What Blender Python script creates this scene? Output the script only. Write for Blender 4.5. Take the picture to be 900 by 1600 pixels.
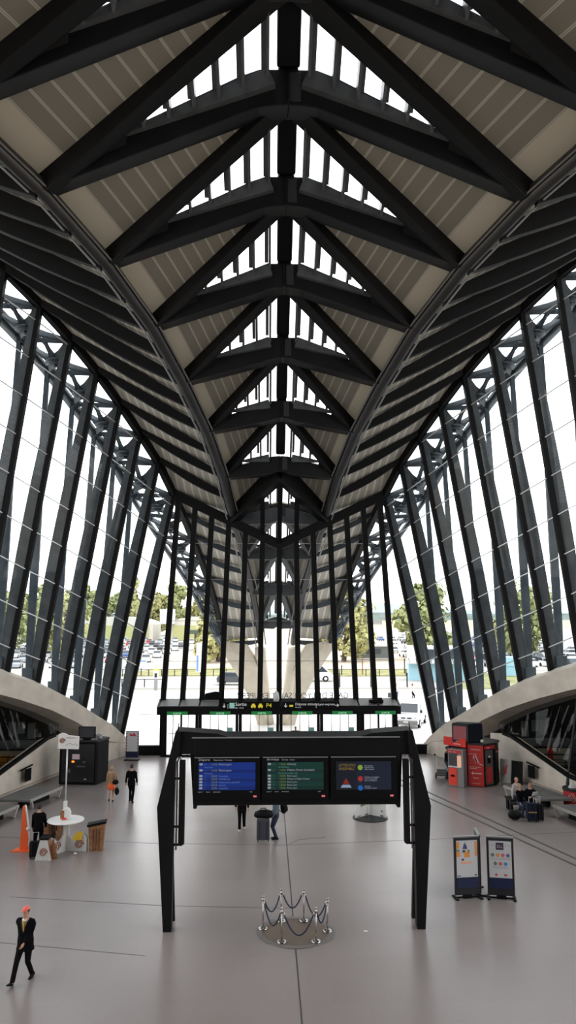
import bpy, bmesh, math, random
from math import sin, cos, pi, radians, atan, atan2, sqrt
from mathutils import Vector, Matrix, Quaternion
random.seed(7)
for o in list(bpy.data.objects): bpy.data.objects.remove(o)
scene = bpy.context.scene
COL = scene.collection

# ---------------------------------------------------------------- camera, sky, exposure
cam_d = bpy.data.cameras.new('camera'); cam = bpy.data.objects.new('camera', cam_d); COL.objects.link(cam)
cam_d.sensor_fit = 'VERTICAL'; cam_d.sensor_height = 36.0; cam_d.lens = 36.0*1200/1600
cam_d.clip_end = 4000; cam_d.clip_start = 0.1
cam.location = (-0.807, 0, 9.0)
cam.rotation_euler = (pi/2+atan(158/1200), 0, -0.0271)
scene.camera = cam
w = bpy.data.worlds.new('overcast_sky'); scene.world = w; w.use_nodes = True
nt = w.node_tree; bg = nt.nodes['Background']
tc = nt.nodes.new('ShaderNodeTexCoord'); sx = nt.nodes.new('ShaderNodeSeparateXYZ'); rp = nt.nodes.new('ShaderNodeValToRGB')
nt.links.new(tc.outputs['Generated'], sx.inputs[0]); nt.links.new(sx.outputs['Z'], rp.inputs[0]); nt.links.new(rp.outputs[0], bg.inputs[0])
rp.color_ramp.elements[0].color = (1.0, .985, .97, 1); rp.color_ramp.elements[0].position = 0.0
rp.color_ramp.elements[1].color = (.96, .98, 1.0, 1); rp.color_ramp.elements[1].position = .5
bg.inputs[1].default_value = 3.4
scene.view_settings.view_transform = 'Standard'; scene.view_settings.look = 'None'
scene.view_settings.gamma = 1; scene.view_settings.exposure = 0.0; scene.view_settings.use_curve_mapping = False

# ---------------------------------------------------------------- materials
MATS = {}
def mat(name, col, rough=.6, metal=0, spec=.5, noise=0, nscale=4, emit=None, estr=0, bump=0):
    if name in MATS: return MATS[name]
    m = bpy.data.materials.new(name); m.use_nodes = True; n = m.node_tree.nodes; l = m.node_tree.links
    b = n['Principled BSDF']; b.inputs['Base Color'].default_value = (*col, 1)
    b.inputs['Roughness'].default_value = rough; b.inputs['Metallic'].default_value = metal
    b.inputs['Specular IOR Level'].default_value = spec
    if noise or bump:
        t = n.new('ShaderNodeTexCoord'); nz = n.new('ShaderNodeTexNoise'); nz.inputs['Scale'].default_value = nscale
        nz.inputs['Detail'].default_value = 6; l.new(t.outputs['Object'], nz.inputs['Vector'])
        if noise:
            r = n.new('ShaderNodeValToRGB'); r.color_ramp.elements[0].position = .3; r.color_ramp.elements[1].position = .7
            r.color_ramp.elements[0].color = (*[c*(1-noise) for c in col], 1); r.color_ramp.elements[1].color = (*[min(1, c*(1+noise)) for c in col], 1)
            l.new(nz.outputs['Fac'], r.inputs[0]); l.new(r.outputs[0], b.inputs['Base Color'])
        if bump:
            bp = n.new('ShaderNodeBump'); bp.inputs['Strength'].default_value = bump; bp.inputs['Distance'].default_value = .02
            l.new(nz.outputs['Fac'], bp.inputs['Height']); l.new(bp.outputs[0], b.inputs['Normal'])
    if emit: b.inputs['Emission Color'].default_value = (*emit, 1); b.inputs['Emission Strength'].default_value = estr
    MATS[name] = m; return m
def glass(name, tint=(1, 1, 1), refl=1.0):
    m = bpy.data.materials.new(name); m.use_nodes = True; n = m.node_tree.nodes; l = m.node_tree.links
    n.remove(n['Principled BSDF']); out = n['Material Output']
    tr = n.new('ShaderNodeBsdfTransparent'); tr.inputs[0].default_value = (*tint, 1)
    gl = n.new('ShaderNodeBsdfGlossy'); gl.inputs['Roughness'].default_value = .02
    fr = n.new('ShaderNodeFresnel'); gm = n.new('ShaderNodeNewGeometry'); mr = n.new('ShaderNodeMapRange'); mr.inputs['To Min'].default_value = 1.45; mr.inputs['To Max'].default_value = 1/1.45
    l.new(gm.outputs['Backfacing'], mr.inputs['Value']); l.new(mr.outputs[0], fr.inputs[0])
    mu = n.new('ShaderNodeMath'); mu.operation = 'MULTIPLY'; mu.inputs[1].default_value = refl
    mx = n.new('ShaderNodeMixShader')
    l.new(fr.outputs[0], mu.inputs[0]); l.new(mu.outputs[0], mx.inputs[0]); l.new(tr.outputs[0], mx.inputs[1]); l.new(gl.outputs[0], mx.inputs[2]); l.new(mx.outputs[0], out.inputs[0])
    MATS[name] = m; return m
BLACK = mat('black_painted_steel', (.0035, .0035, .004), .55, 0, .22, .3, 1.5)
SKYLIT = mat('sky_lit_dark_steel', (.07, .075, .082), .5, 0, .5, .2, 1)  # dark roof steel outdoors, with the sky light mixed into its colour
RIBM = mat('dark_grey_painted_steel', (.010, .0103, .0118), .38, 0, .3, .25, .8)
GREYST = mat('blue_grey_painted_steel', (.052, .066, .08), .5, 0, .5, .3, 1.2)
FIN = mat('grey_fin_steel', (.075, .08, .085), .4, 0, .5, .25, 1.5)
EDGE = mat('dark_bronze_steel', (.018, .017, .0175), .4, 0, .5, .2, 1)
CONC = mat('pale_cast_concrete', (.62, .555, .475), .75, 0, .3, .13, 1.1, bump=.15)
CONCG = mat('grey_concrete', (.125, .12, .115), .6, 0, .4, .2, 1.6)
ALU = mat('pale_aluminium', (.6, .6, .6), .35, .4)
CHROME = mat('polished_steel', (.42, .39, .37), .22, 1)
WHITE = mat('white_laminate', (.75, .74, .72), .35)
WHITED = mat('off_white_paint', (.55, .54, .52), .5)
ORANGE = mat('orange_plastic', (.85, .12, .02), .45)
RED = mat('red_panel', (.42, .02, .018), .4, 0, .5, .1, 3)
REDB = mat('bright_red_panel', (.8, .045, .02), .4)
WOOD = mat('brown_wood', (.26, .12, .055), .5, 0, .4, .35, 9)
BLKP = mat('matt_black_plastic', (.003, .003, .0034), .6, 0, .15)
DGREY = mat('charcoal_plastic', (.02, .02, .023), .5, 0, .3)
SKIN = mat('skin', (.5, .25, .16), .55)
GLS = glass('side_window_glass', (.88, .94, .965), .7)
GLF = glass('facade_glass', (.97, .98, .98), .7)
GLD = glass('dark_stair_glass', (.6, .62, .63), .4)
GLSK = glass('skylight_glass', (.95, .97, 1), .5)

def stripe_mat(name, period, line, cb, cl, first=None, cf=None):
    m = bpy.data.materials.new(name); m.use_nodes = True; n = m.node_tree.nodes; l = m.node_tree.links
    b = n['Principled BSDF']; b.inputs['Roughness'].default_value = .6
    uv = n.new('ShaderNodeUVMap'); s = n.new('ShaderNodeSeparateXYZ'); l.new(uv.outputs[0], s.inputs[0])
    def M(op, a, bb=None):
        x = n.new('ShaderNodeMath'); x.operation = op
        for i, v in enumerate((a, bb)):
            if v is None: continue
            if isinstance(v, (int, float)): x.inputs[i].default_value = v
            else: l.new(v, x.inputs[i])
        return x.outputs[0]
    u = s.outputs['X']; off = first or 0
    fr = M('MULTIPLY', M('FRACT', M('DIVIDE', M('SUBTRACT', u, off), period)), period)
    # pair of thin light strips: [0,line] and [1.6 line, 2.6 line], dark seam between
    a = M('LESS_THAN', fr, line); b2 = M('MULTIPLY', M('GREATER_THAN', fr, line*1.5), M('LESS_THAN', fr, line*2.5))
    fac = M('MAXIMUM', a, b2)
    mx = n.new('ShaderNodeMix'); mx.data_type = 'RGBA'; mx.inputs['A'].default_value = (*cb, 1); mx.inputs['B'].default_value = (*cl, 1); l.new(fac, mx.inputs['Factor'])
    res = mx.outputs['Result']
    if first:
        m2 = n.new('ShaderNodeMix'); m2.data_type = 'RGBA'; l.new(res, m2.inputs['A']); m2.inputs['B'].default_value = (*cf, 1)
        l.new(M('LESS_THAN', u, first), m2.inputs['Factor']); res = m2.outputs['Result']
    l.new(res, b.inputs['Base Color']); MATS[name] = m; return m
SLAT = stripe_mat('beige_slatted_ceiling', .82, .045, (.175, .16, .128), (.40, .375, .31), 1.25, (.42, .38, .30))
SLATW = stripe_mat('beige_wing_slats', .52, .05, (.44, .41, .345), (.78, .75, .68))

# ---------------------------------------------------------------- object helpers
def tag(o, label=None, cat=None, group=None, kind=None):
    for k, v in (('label', label), ('category', cat), ('group', group), ('kind', kind)):
        if v: o[k] = v
    return o
def empty(name, loc=(0, 0, 0), rz=0, label=None, cat=None, group=None, kind=None, parent=None):
    o = bpy.data.objects.new(name, None); COL.objects.link(o); o.location = loc; o.rotation_euler = (0, 0, rz)
    if parent: o.parent = parent
    return tag(o, label, cat, group, kind)
def copy_tree(o, parent=None):
    c = o.copy(); COL.objects.link(c)
    if parent: c.parent = parent
    for ch in list(o.children): copy_tree(ch, c)
    return c
V = Vector
class MB:
    def __init__(s): s.v = []; s.f = []; s.m = []; s.uv = []
    def add(s, vs, fs, mi=0, uvs=None):
        b = len(s.v); s.v += [tuple(v) for v in vs]
        for k, f in enumerate(fs):
            s.f.append([b+i for i in f]); s.m.append(mi); s.uv.append(uvs[k] if uvs else None)
        return s
    def box(s, c, d, rz=0, mi=0, rx=0):
        R = Matrix.Rotation(rz, 3, 'Z') @ Matrix.Rotation(rx, 3, 'X'); c = V(c)
        vs = [c + R @ V((x*d[0]/2, y*d[1]/2, z*d[2]/2)) for x in (-1, 1) for y in (-1, 1) for z in (-1, 1)]
        return s.add(vs, [(0, 1, 3, 2), (4, 6, 7, 5), (0, 4, 5, 1), (2, 3, 7, 6), (0, 2, 6, 4), (1, 5, 7, 3)], mi)
    def beam(s, p, q, wd, h, up=(0, 0, 1), mi=0, w2=None, h2=None):
        p, q = V(p), V(q); d = (q-p).normalized(); side = d.cross(V(up)).normalized(); u = side.cross(d)
        w2 = wd if w2 is None else w2; h2 = h if h2 is None else h2
        vs = [p + side*a*wd/2 + u*b*h/2 for a, b in ((-1, -1), (1, -1), (1, 1), (-1, 1))] + [q + side*a*w2/2 + u*b*h2/2 for a, b in ((-1, -1), (1, -1), (1, 1), (-1, 1))]
        return s.add(vs, [(3, 2, 1, 0), (4, 5, 6, 7), (0, 1, 5, 4), (1, 2, 6, 5), (2, 3, 7, 6), (3, 0, 4, 7)], mi)
    def tube(s, pts, r, n=8, mi=0, cap=True):
        pts = [V(p) for p in pts]; rs = r if isinstance(r, (list, tuple)) else [r]*len(pts)
        rings = []; u = None
        for i, p in enumerate(pts):
            d = (pts[min(i+1, len(pts)-1)]-pts[max(i-1, 0)]).normalized()
            if u is None:
                u = d.orthogonal().normalized() if abs(d.z) < .9 else V((1, 0, 0))
            u = (u - d*u.dot(d)).normalized(); w_ = d.cross(u)
            rr = rs[i]; rx, ry = rr if isinstance(rr, tuple) else (rr, rr)
            rings.append([p + u*cos(2*pi*k/n)*rx + w_*sin(2*pi*k/n)*ry for k in range(n)])
        return s.rings(rings, mi, cap)
    def rings(s, rings, mi=0, cap=True, close=True):
        n = len(rings[0]); vs = [v for r in rings for v in r]; fs = []
        for i in range(len(rings)-1):
            for k in range(n if close else n-1):
                fs.append((i*n+k, i*n+(k+1) % n, (i+1)*n+(k+1) % n, (i+1)*n+k))
        if cap: fs.append(tuple(range(n))[::-1]); fs.append(tuple(range((len(rings)-1)*n, len(rings)*n)))
        return s.add(vs, fs, mi)
    def lathe(s, prof, c=(0, 0, 0), n=24, mi=0):
        c = V(c); rings = [[c + V((r*cos(2*pi*k/n), r*sin(2*pi*k/n), z)) for k in range(n)] for r, z in prof]
        return s.rings(rings, mi)
    def ell(s, c, r, n=12, mi=0, rot=None):
        c = V(c); rings = []
        for i in range(n//2+1):
            a = -pi/2 + pi*i/(n//2); a = max(-pi/2+.02, min(pi/2-.02, a))
            ring = [V((r[0]*cos(a)*cos(2*pi*k/n), r[1]*cos(a)*sin(2*pi*k/n), r[2]*sin(a))) for k in range(n)]
            rings.append([c + (rot @ p if rot else p) for p in ring])
        return s.rings(rings, mi)
    def prism(s, pts, ax, a, b, mi=0):
        """polygon pts (2D) extruded along axis ax from a to b"""
        def P(p, t): return {'X': (t, p[0], p[1]), 'Y': (p[0], t, p[1]), 'Z': (p[0], p[1], t)}[ax]
        n = len(pts); vs = [P(p, a) for p in pts] + [P(p, b) for p in pts]
        fs = [tuple(range(n)), tuple(range(2*n-1, n-1, -1))] + [((i+1) % n, i, n+i, n+(i+1) % n) for i in range(n)]
        return s.add(vs, fs, mi)
    def seg(s, p, q, z0, z1, th=.04, off=0, mi=0):
        """upright panel along plan segment p-q, thickness th, pushed off to the right-hand side of p->q"""
        p, q = V((*p, 0)), V((*q, 0)); d = (q-p).normalized(); nrm = V((d.y, -d.x, 0))
        a, b = p+nrm*off, q+nrm*off; c, e = a+nrm*th, b+nrm*th
        vs = [(x.x, x.y, z) for z in (z0, z1) for x in (a, b, e, c)]
        return s.add(vs, [(3, 2, 1, 0), (4, 5, 6, 7), (0, 1, 5, 4), (1, 2, 6, 5), (2, 3, 7, 6), (3, 0, 4, 7)], mi)
    def build(s, name, mats, parent=None, smooth=False, bevel=0, fix=True):
        me = bpy.data.meshes.new(name); me.from_pydata(s.v, [], s.f)
        for m in (mats if isinstance(mats, (list, tuple)) else [mats]): me.materials.append(m)
        if any(u for u in s.uv):
            ul = me.uv_layers.new(name='UVMap')
            for p, u in zip(me.polygons, s.uv):
                if u:
                    for li, c in zip(p.loop_indices, u): ul.data[li].uv = c
        for p, mi in zip(me.polygons, s.m): p.material_index = mi; p.use_smooth = smooth
        if fix:
            bm = bmesh.new(); bm.from_mesh(me); bmesh.ops.recalc_face_normals(bm, faces=bm.faces); bm.to_mesh(me); bm.free()
        o = bpy.data.objects.new(name, me); COL.objects.link(o)
        if parent: o.parent = parent
        if bevel:
            bv = o.modifiers.new('bevel', 'BEVEL'); bv.width = bevel; bv.segments = 2; bv.limit_method = 'ANGLE'
        return o
def txt(body, loc, size, m, parent=None, rot=(pi/2, 0, 0), align='LEFT', name='lettering', ext=.002, sx=1, ls=1):
    c = bpy.data.curves.new(name, 'FONT'); c.body = body; c.size = size; c.align_x = align; c.extrude = ext; c.space_line = ls; c.resolution_u = 2
    c.materials.append(m); q = bpy.data.objects.new(name, c); COL.objects.link(q)
    me = bpy.data.meshes.new_from_object(q.evaluated_get(bpy.context.evaluated_depsgraph_get())); bpy.data.objects.remove(q); me.name = name
    o = bpy.data.objects.new(name, me); COL.objects.link(o); o.location = loc; o.rotation_euler = rot; o.scale = (sx, 1, 1)
    if parent: o.parent = parent
    return o
def interp(tab):
    ys = [t[0] for t in tab]
    def f(y):
        if y <= ys[0]: i = 0
        elif y >= ys[-1]: i = len(ys)-2
        else: i = max(k for k in range(len(ys)-1) if ys[k] <= y)
        t = (y-ys[i])/(ys[i+1]-ys[i]); return tuple(a+(b-a)*t for a, b in zip(tab[i][1:], tab[i+1][1:]))
    return f
ORD = ['first', 'second', 'third', 'fourth', 'fifth', 'sixth', 'seventh', 'eighth', 'ninth', 'tenth', 'eleventh', 'twelfth', 'thirteenth', 'fourteenth', 'fifteenth', 'sixteenth', 'seventeenth', 'eighteenth', 'nineteenth']

# ---------------------------------------------------------------- the hall's guide lines (metres; Y runs towards the entrance)
L = 3.6; YF = 51.0
ridge = interp([(18.6, 36.6), (22.2, 34.3), (25.8, 32.05), (29.4, 29.68), (33, 27.3), (36.6, 25.0), (40.2, 22.62), (43.8, 20.22), (47.4, 17.75), (51, 15.35), (54.6, 12.9), (58.2, 10.4), (61.8, 7.9), (65.4, 5.4)])
edge = interp([(18.6, 17.5, 28.6), (22.2, 14.9, 28.0), (25.8, 12.25, 27.1), (29.4, 10.0, 25.93), (33, 8.09, 24.54), (36.6, 6.54, 22.98), (40.2, 5.39, 21.28), (43.8, 4.37, 19.45), (47.4, 3.6, 17.4), (51, 3.08, 15.2),
               (52.8, 2.77, 14.07), (54.6, 2.47, 12.92), (56.4, 2.18, 11.74), (58.2, 1.9, 10.48), (60, 1.68, 9.2), (61.8, 1.48, 7.89), (63.6, 1.33, 6.51)])
eave = interp([(18.6, 33, 34.2), (22.2, 29.3, 33.4), (25.8, 25.8, 32.4), (29.4, 22.3, 31.1), (33, 19.1, 29.5), (36.6, 16.05, 27.8), (38.4, 14.52, 26.79), (40.2, 13.15, 25.6), (42, 11.91, 24.35), (43.8, 10.8, 23.05), (45.6, 9.74, 21.6), (47.4, 8.79, 20.2), (49.2, 7.88, 18.75), (51, 7.05, 16.9),
               (52.8, 6.58, 15.66), (54.6, 6.12, 14.33), (56.4, 5.66, 12.95), (58.2, 5.21, 11.49), (60, 4.83, 9.88), (61.8, 4.53, 8.14), (63.6, 4.3, 6.41)])
base = interp([(18.6, 29, 7.6), (22.2, 26.6, 8.0), (25.8, 24.2, 8.2), (29.4, 21.9, 8.25), (33, 19.6, 8.0), (36.6, 17.4, 7.45), (38.4, 16.4, 7.05), (40.2, 15.5, 6.55), (42, 14.6, 5.97), (43.8, 13.5, 5.24), (45.6, 12.55, 4.36), (47.4, 11.72, 3.36), (49.2, 10.86, 2.4), (51, 10.08, 1.24), (51.6, 9.75, .65), (51.95, 9.35, .02)])
def E(y, s=1, dz=0, dx=0): x, z = edge(y); return V((s*(x+dx), y, z+dz))
def A(y, s=1, dz=0, dx=0): x, z = eave(y); return V((s*(x+dx), y, z+dz))
def B(y, s=1, dz=0, dx=0): x, z = base(y); return V((s*(x+dx), y, z+dz))
def K(y, dz=0): return V((0, y, ridge(y)[0]+dz))
SIDE = {-1: 'left', 1: 'right'}

# ---------------------------------------------------------------- floor, ground, far walls
def floor_material():
    m = bpy.data.materials.new('grey_stone_floor'); m.use_nodes = True; n = m.node_tree.nodes; l = m.node_tree.links
    b = n['Principled BSDF']; t = n.new('ShaderNodeTexCoord')
    n1 = n.new('ShaderNodeTexNoise'); n1.inputs['Scale'].default_value = .18; n1.inputs['Detail'].default_value = 1.5; n1.inputs['Roughness'].default_value = .5
    n2 = n.new('ShaderNodeTexNoise'); n2.inputs['Scale'].default_value = 28; n2.inputs['Detail'].default_value = 4
    mp = n.new('ShaderNodeMapping'); br = n.new('ShaderNodeTexBrick'); br.inputs['Scale'].default_value = 1.0; br.offset = .5
    br.inputs['Brick Width'].default_value = 1.6; br.inputs['Row Height'].default_value = 1.2; br.inputs['Mortar Size'].default_value = .006; br.inputs['Mortar Smooth'].default_value = .3
    br.inputs['Color1'].default_value = (1, 1, 1, 1); br.inputs['Color2'].default_value = (.955, .955, .95, 1); br.inputs['Mortar'].default_value = (.92, .92, .92, 1)
    for x in (n1, n2): l.new(t.outputs['Object'], x.inputs['Vector'])
    l.new(t.outputs['Object'], mp.inputs[0]); l.new(mp.outputs[0], br.inputs['Vector'])
    r1 = n.new('ShaderNodeValToRGB'); r1.color_ramp.elements[0].position = 0; r1.color_ramp.elements[1].position = 1
    r1.color_ramp.elements[0].color = (.205, .173, .164, 1); r1.color_ramp.elements[1].color = (.315, .272, .258, 1)
    r2 = n.new('ShaderNodeValToRGB'); r2.color_ramp.elements[0].position = .35; r2.color_ramp.elements[1].position = .65
    r2.color_ramp.elements[0].color = (.94, .94, .94, 1); r2.color_ramp.elements[1].color = (1, 1, 1, 1)
    l.new(n1.outputs['Fac'], r1.inputs[0]); l.new(n2.outputs['Fac'], r2.inputs[0])
    def mul(a, c):
        x = n.new('ShaderNodeMix'); x.data_type = 'RGBA'; x.blend_type = 'MULTIPLY'; x.inputs['Factor'].default_value = 1
        l.new(a, x.inputs['A']); l.new(c, x.inputs['B']); return x.outputs['Result']
    l.new(mul(mul(r1.outputs[0], r2.outputs[0]), br.outputs['Color']), b.inputs['Base Color'])
    b.inputs['Roughness'].default_value = .27
    b.inputs['Specular IOR Level'].default_value = .55
    return m
FLOORM = floor_material()
fl = MB().prism([(-31, -14), (31, -14), (31, 25.8), (23.5, 30), (17, 39.8), (11.2, 51.1), (-11.2, 51.1), (-17, 39.8), (-23.5, 30), (-31, 25.8)], 'Z', -.3, 0).build('floor', FLOORM)
tag(fl, kind='structure')
SEAM = mat('dark_floor_joint', (.045, .042, .04), .6)
STRIP = mat('dark_guide_strip', (.05, .047, .045), .6)
s = MB().beam((0, 4, .001), (0, 50, .001), .035, .006); s.build('floor_joint', SEAM, fl)
for pts in ([(-16, 33.4), (-11.6, 32.88), (-4.99, 31.83), (0, 31.5), (5.45, 32.06), (12.04, 32.98), (15, 33.5)], [(-9, 26.2), (-3.9, 25.3), (0, 25.0)], [(0, 31.5), (.5, 32.2), (1.6, 32.5)], [(0, 17.1), (4, 17.6), (9, 18.3)], [(-12, 23.6), (-4, 21.8)]):
    s = MB()
    for a, b in zip(pts, pts[1:]): s.beam((*a, .001), (*b, .001), .022, .005)
    s.build('floor_joint', SEAM, fl)
for (a, b) in (((5.2, 47.5), (12.45, 23.5)), ((4.85, 46.6), (12.1, 22.9))):
    t = MB().beam((*a, .002), (*b, .002), .12, .008).build('floor_guide_strip', STRIP, fl)
# outdoor ground
def grd(name, poly, m, z0, z1, kind='structure'):
    o = MB().prism(poly, 'Z', z0, z1).build(name, m); o['kind'] = kind; return o
PAVE = mat('pale_paving', (.62, .6, .58), .8, 0, .3, .05, .3)
ROAD = mat('pale_asphalt', (.36, .34, .32), .9, 0, .2, .08, .2)
SAND = mat('beige_gravel', (.52, .45, .36), .9, 0, .2, .12, .15)
GRASS = mat('dry_grass', (.26, .25, .12), .95, 0, .1, .3, .5)
FIELD = mat('straw_field', (.62, .5, .26), .95, 0, .1, .12, .02)
WOODS = mat('distant_woods', (.13, .16, .14), .95, 0, .1, .3, .05)
g = grd('ground', [(-900, -60), (900, -60), (900, 1300), (-900, 1300)], SAND, -.9, -.4)
grd('ground_plaza', [(-90, 40), (90, 40), (90, 96), (-90, 96)], PAVE, -.39, -.31)
grd('road', [(-260, 98), (260, 98), (260, 114), (-260, 114)], ROAD, -.39, -.3)
grd('ground_verge', [(-24, 118), (-3, 118), (-4, 136), (-20, 131)], GRASS, -.39, -.28)
grd('ground_verge', [(3, 117), (28, 117), (24, 131), (8, 131)], GRASS, -.39, -.28)
grd('ground_verge', [(20, 96.5), (30, 97), (60, 120), (28, 122)], GRASS, -.39, -.29)
grd('ground_car_park', [(-150, 128), (-20, 128), (-20, 340), (-190, 340)], ROAD, -.39, -.33)
grd('ground_car_park', [(28, 128), (170, 128), (200, 420), (48, 420)], ROAD, -.39, -.33)
grd('ground_field', [(30, 470), (600, 470), (700, 1000), (60, 1000)], FIELD, -.39, -.25)
def hill(name, pts, y0, y1, m):
    mb = MB(); n = len(pts)
    rings = []
    for y, f in ((y0, 0), ((y0+y1)/2, 1), (y1, .2)):
        rings.append([V((x, y, -1+z*f)) for x, z in pts])
    mb.rings(rings, cap=False, close=False); o = mb.build(name, m, smooth=True); o['kind'] = 'structure'; return o
hill('hill', [(-900, 6), (-500, 9), (-100, 12), (60, 15), (120, 26), (200, 27), (270, 17), (400, 12), (900, 8)], 1080, 1500, mat('hazy_hill', (.24, .3, .32), .95))
hill('hill', [(-700, 5), (-300, 8), (0, 8), (60, 9), (140, 11), (300, 9), (500, 10), (900, 4)], 1000, 1100, WOODS)

# back of the hall behind the camera (closes the room)
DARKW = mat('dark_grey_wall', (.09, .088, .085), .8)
bk = MB().box((0, -14, 19), (70, .5, 40)).build('wall_back', DARKW); bk['kind'] = 'structure'
cb = MB()
zb = ridge(18.6)[0]
for s in (-1, 1):
    cb.add([K(18.6, 1.5), E(18.6, s, 1), (s*17.5, -14, 31), (0, -14, 40)], [(0, 1, 2, 3)])
    cb.add([E(18.6, s, 1), A(18.6, s, 1), (s*33, -14, 36), (s*17.5, -14, 31)], [(0, 1, 2, 3)])
cb.build('ceiling_back', DARKW)['kind'] = 'structure'

# ---------------------------------------------------------------- roof: spine beams
def uv_quad(a, b, c, d=None):
    """uv = distance from line a-b, along a-b"""
    ab = (b-a).normalized()
    def U(p): t = (p-a).dot(ab); return ((p-a-ab*t).length, t)
    return [U(p) for p in ([a, b, c] + ([d] if d else []))]
ceil = empty('ceiling', kind='structure')
def plate(mb, pts, th, n=None, uv=None):
    pts = [V(p) for p in pts]; n_ = (pts[1]-pts[0]).cross(pts[2]-pts[0]).normalized()
    if n_.z < 0: n_ = -n_
    k = len(pts); up = [p+n_*th for p in pts]
    mb.add(pts+up, [tuple(range(k)), tuple(range(2*k-1, k-1, -1))]+[((i+1) % k, i, k+i, k+(i+1) % k) for i in range(k)], 0,
           [uv, [(0, 0)]*k]+[[(0, 0)]*4]*k if uv else None)
def bay(y): return max(.5, min(1.1, .6+.4*(edge(y)[0]-3.6)/6.4))   # beams grow with the width of the bay
def arm_rings(y, s):
    """chevron arm from knot to tip: rounded shoulder at the spine, tapering to the tip"""
    kb = ridge(y)[0]; hw, tz = edge(y); sc = bay(y)
    R = []
    hk = 1.62*sc; ht = .95*sc
    for t in (0, .06, .12, .2, .35, .55, .75, .9, 1):
        x = hw*t
        if t < .14: bz = kb + .02 - .25*(t/.14)**2 *.6
        else:
            bz = (kb-.15) + (tz-.1-(kb-.15))*((t-.14)/.86)
        if t < .14: tzp = kb + hk
        else: tzp = (kb+hk) + (tz+ht-.1-(kb+hk))*((t-.14)/.86)
        th = .62 - .2*t
        R.append([V((s*x, y-th/2, bz)), V((s*x, y+th/2+.35, bz)), V((s*x, y+th/2, bz+.22)), V((s*x, y+th/2, tzp)), V((s*x, y-th/2, tzp)), V((s*x, y-th/2, bz+.22))])
    return R
ys_beam = [18.6+L*i for i in range(13)]   # 18.6 .. 61.8
names_b = {}
for i, y in enumerate(ys_beam):
    if y > 62.5: continue
    inside = y < YF-.5
    if abs(y-YF) < .1: yy = y+.35
    else: yy = y
    if inside:
        nth = int(round((YF-y)/L))
        lab = 'dark steel chevron roof beam with its braces, %s chevron inward from the glass entrance facade' % ORD[nth-1]
    elif abs(y-YF) < .1: lab = 'dark steel chevron beam standing directly behind the diamond window of the facade'
    else: lab = 'outdoor dark steel chevron beam, %s one beyond the facade glass' % ORD[int(round((y-YF)/L))-1]
    root = empty('roof_beam', (0, 0, 0), 0, lab, 'roof beam', 'chevron beams along the roof spine')
    for s in (-1, 1):
        a = MB().rings(arm_rings(yy, s)).build('arm', RIBM if inside else SKYLIT, root, bevel=.04)
        # diagonal brace from this tip to the knot one bay nearer
        if y-L >= 18.5 and abs(y-YF) > .1:
            p = E(yy if inside else y, s, .3, -.12); q = K(y-L, 1.15); bs = bay(y); q.x = s*.5*bs; q.y = y-L+.6; q.z = ridge(y-L)[0]+1.25*bs+.05
            MB().beam(p, q, .5*bs, .85*bs+.15, w2=1.1*bs, h2=1.85*bs).build('brace', BLACK if inside or y < 52 else SKYLIT, root, bevel=.05)
            # web gusset where arm and brace merge
            ax = V((s*edge(y)[0]*.68, yy, 0)); kb = ridge(y)[0]; hw, tz = edge(y)
            bz = (kb-.15)+(tz-(kb-.15))*((.68-.14)/.86)
            g1 = V((s*hw*.66, yy, bz+.35)); g2 = E(y, s, .2, -.1); g3 = p.lerp(q, .36)+V((0, 0, -.05))
            mb = MB(); plate(mb, [g1, g2, g3], .3); mb.build('gusset', BLACK if inside else SKYLIT, root)
        # joint strip at the knot and a painted lit patch beside it
    MB().box((0, yy-.34, ridge(y)[0]+.8*bay(y)), (.09, .12, 1.45*bay(y))).build('joint_strip', BLACK, root)
    MB().box((.27, yy-.335, ridge(y)[0]+.82*bay(y)), (.5*bay(y), .03, 1.3*bay(y))).build('lit_patch', mat('lit_patch_steel', (.03, .031, .034), .35), root, bevel=.01)  # light falling right of the joint, put in as a paler patch
    # skylight fins, sill and glass of the eye between this chevron and the brace
    if y-L >= 18.5:
        hw, tz = edge(y); bs = bay(y); k0 = ridge(y)[0]+1.62*bs; k1 = ridge(y-L)[0]+1.45*bs+.1
        def topz(x, yb):
            # plane through knot y, knot y-L, tip y
            t = (y-yb)/L; return k0+(k1-k0)*t + (tz+.9-k0)*(x/hw)
        for s in (-1, 1):
            x = .55*bs+.3; nf = 0
            gl_pts = []
            while x < hw*.86:
                yn = y-L*(1-x/hw)
                if y-.3-yn > .25:
                    a = V((s*x, y-.3, topz(x, y-.3)-.1)); b = V((s*x, yn+.15, topz(x, yn+.15)-.1))
                    MB().beam(a, b, .12, .85*bs).build('skylight_fin', FIN, root)
                    x2 = x+.22
                    MB().beam(a+V((s*.16, 0, .22)), b+V((s*.16, 0, .22)), .24*bs, .05).build('skylight_frame', mat('pale_fin_face', (.2, .19, .18), .5), root)
                nf += 1; x += 1.0*bs
            # sill along the arm
            a = V((s*.7, y-.35, topz(.7, y-.35)-.15-.28*bs)); b = V((s*hw*.66, y-.35, topz(hw*.66, y-.35)-.3))
            MB().beam(a, b, .55*bs, .8*bs, w2=.3*bs, h2=.12).build('skylight_sill', FIN, root)
            # glass sheet
            MB().add([(s*.5, y-.2, topz(.5, y-.2)+.3), (s*hw*.95, y-.2, topz(hw*.95, y-.2)+.3), (s*.5, y-L+.2, topz(.5, y-L+.2)+.3)], [(0, 1, 2)]).build('skylight_glass', GLSK, root)
    # central keel between knots over the spine
    if y-L >= 18.5:
        MB().beam(K(yy, 1.62*bay(y)+.45), K(y-L, 1.62*bay(y-L)+.45) if abs(y-YF) > .1 else K(y-2.3, 1.5), .98*bay(y) if inside else .45, .95 if inside else .6).build('spine_keel', BLACK if inside else SKYLIT, root, bevel=.1)
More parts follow.
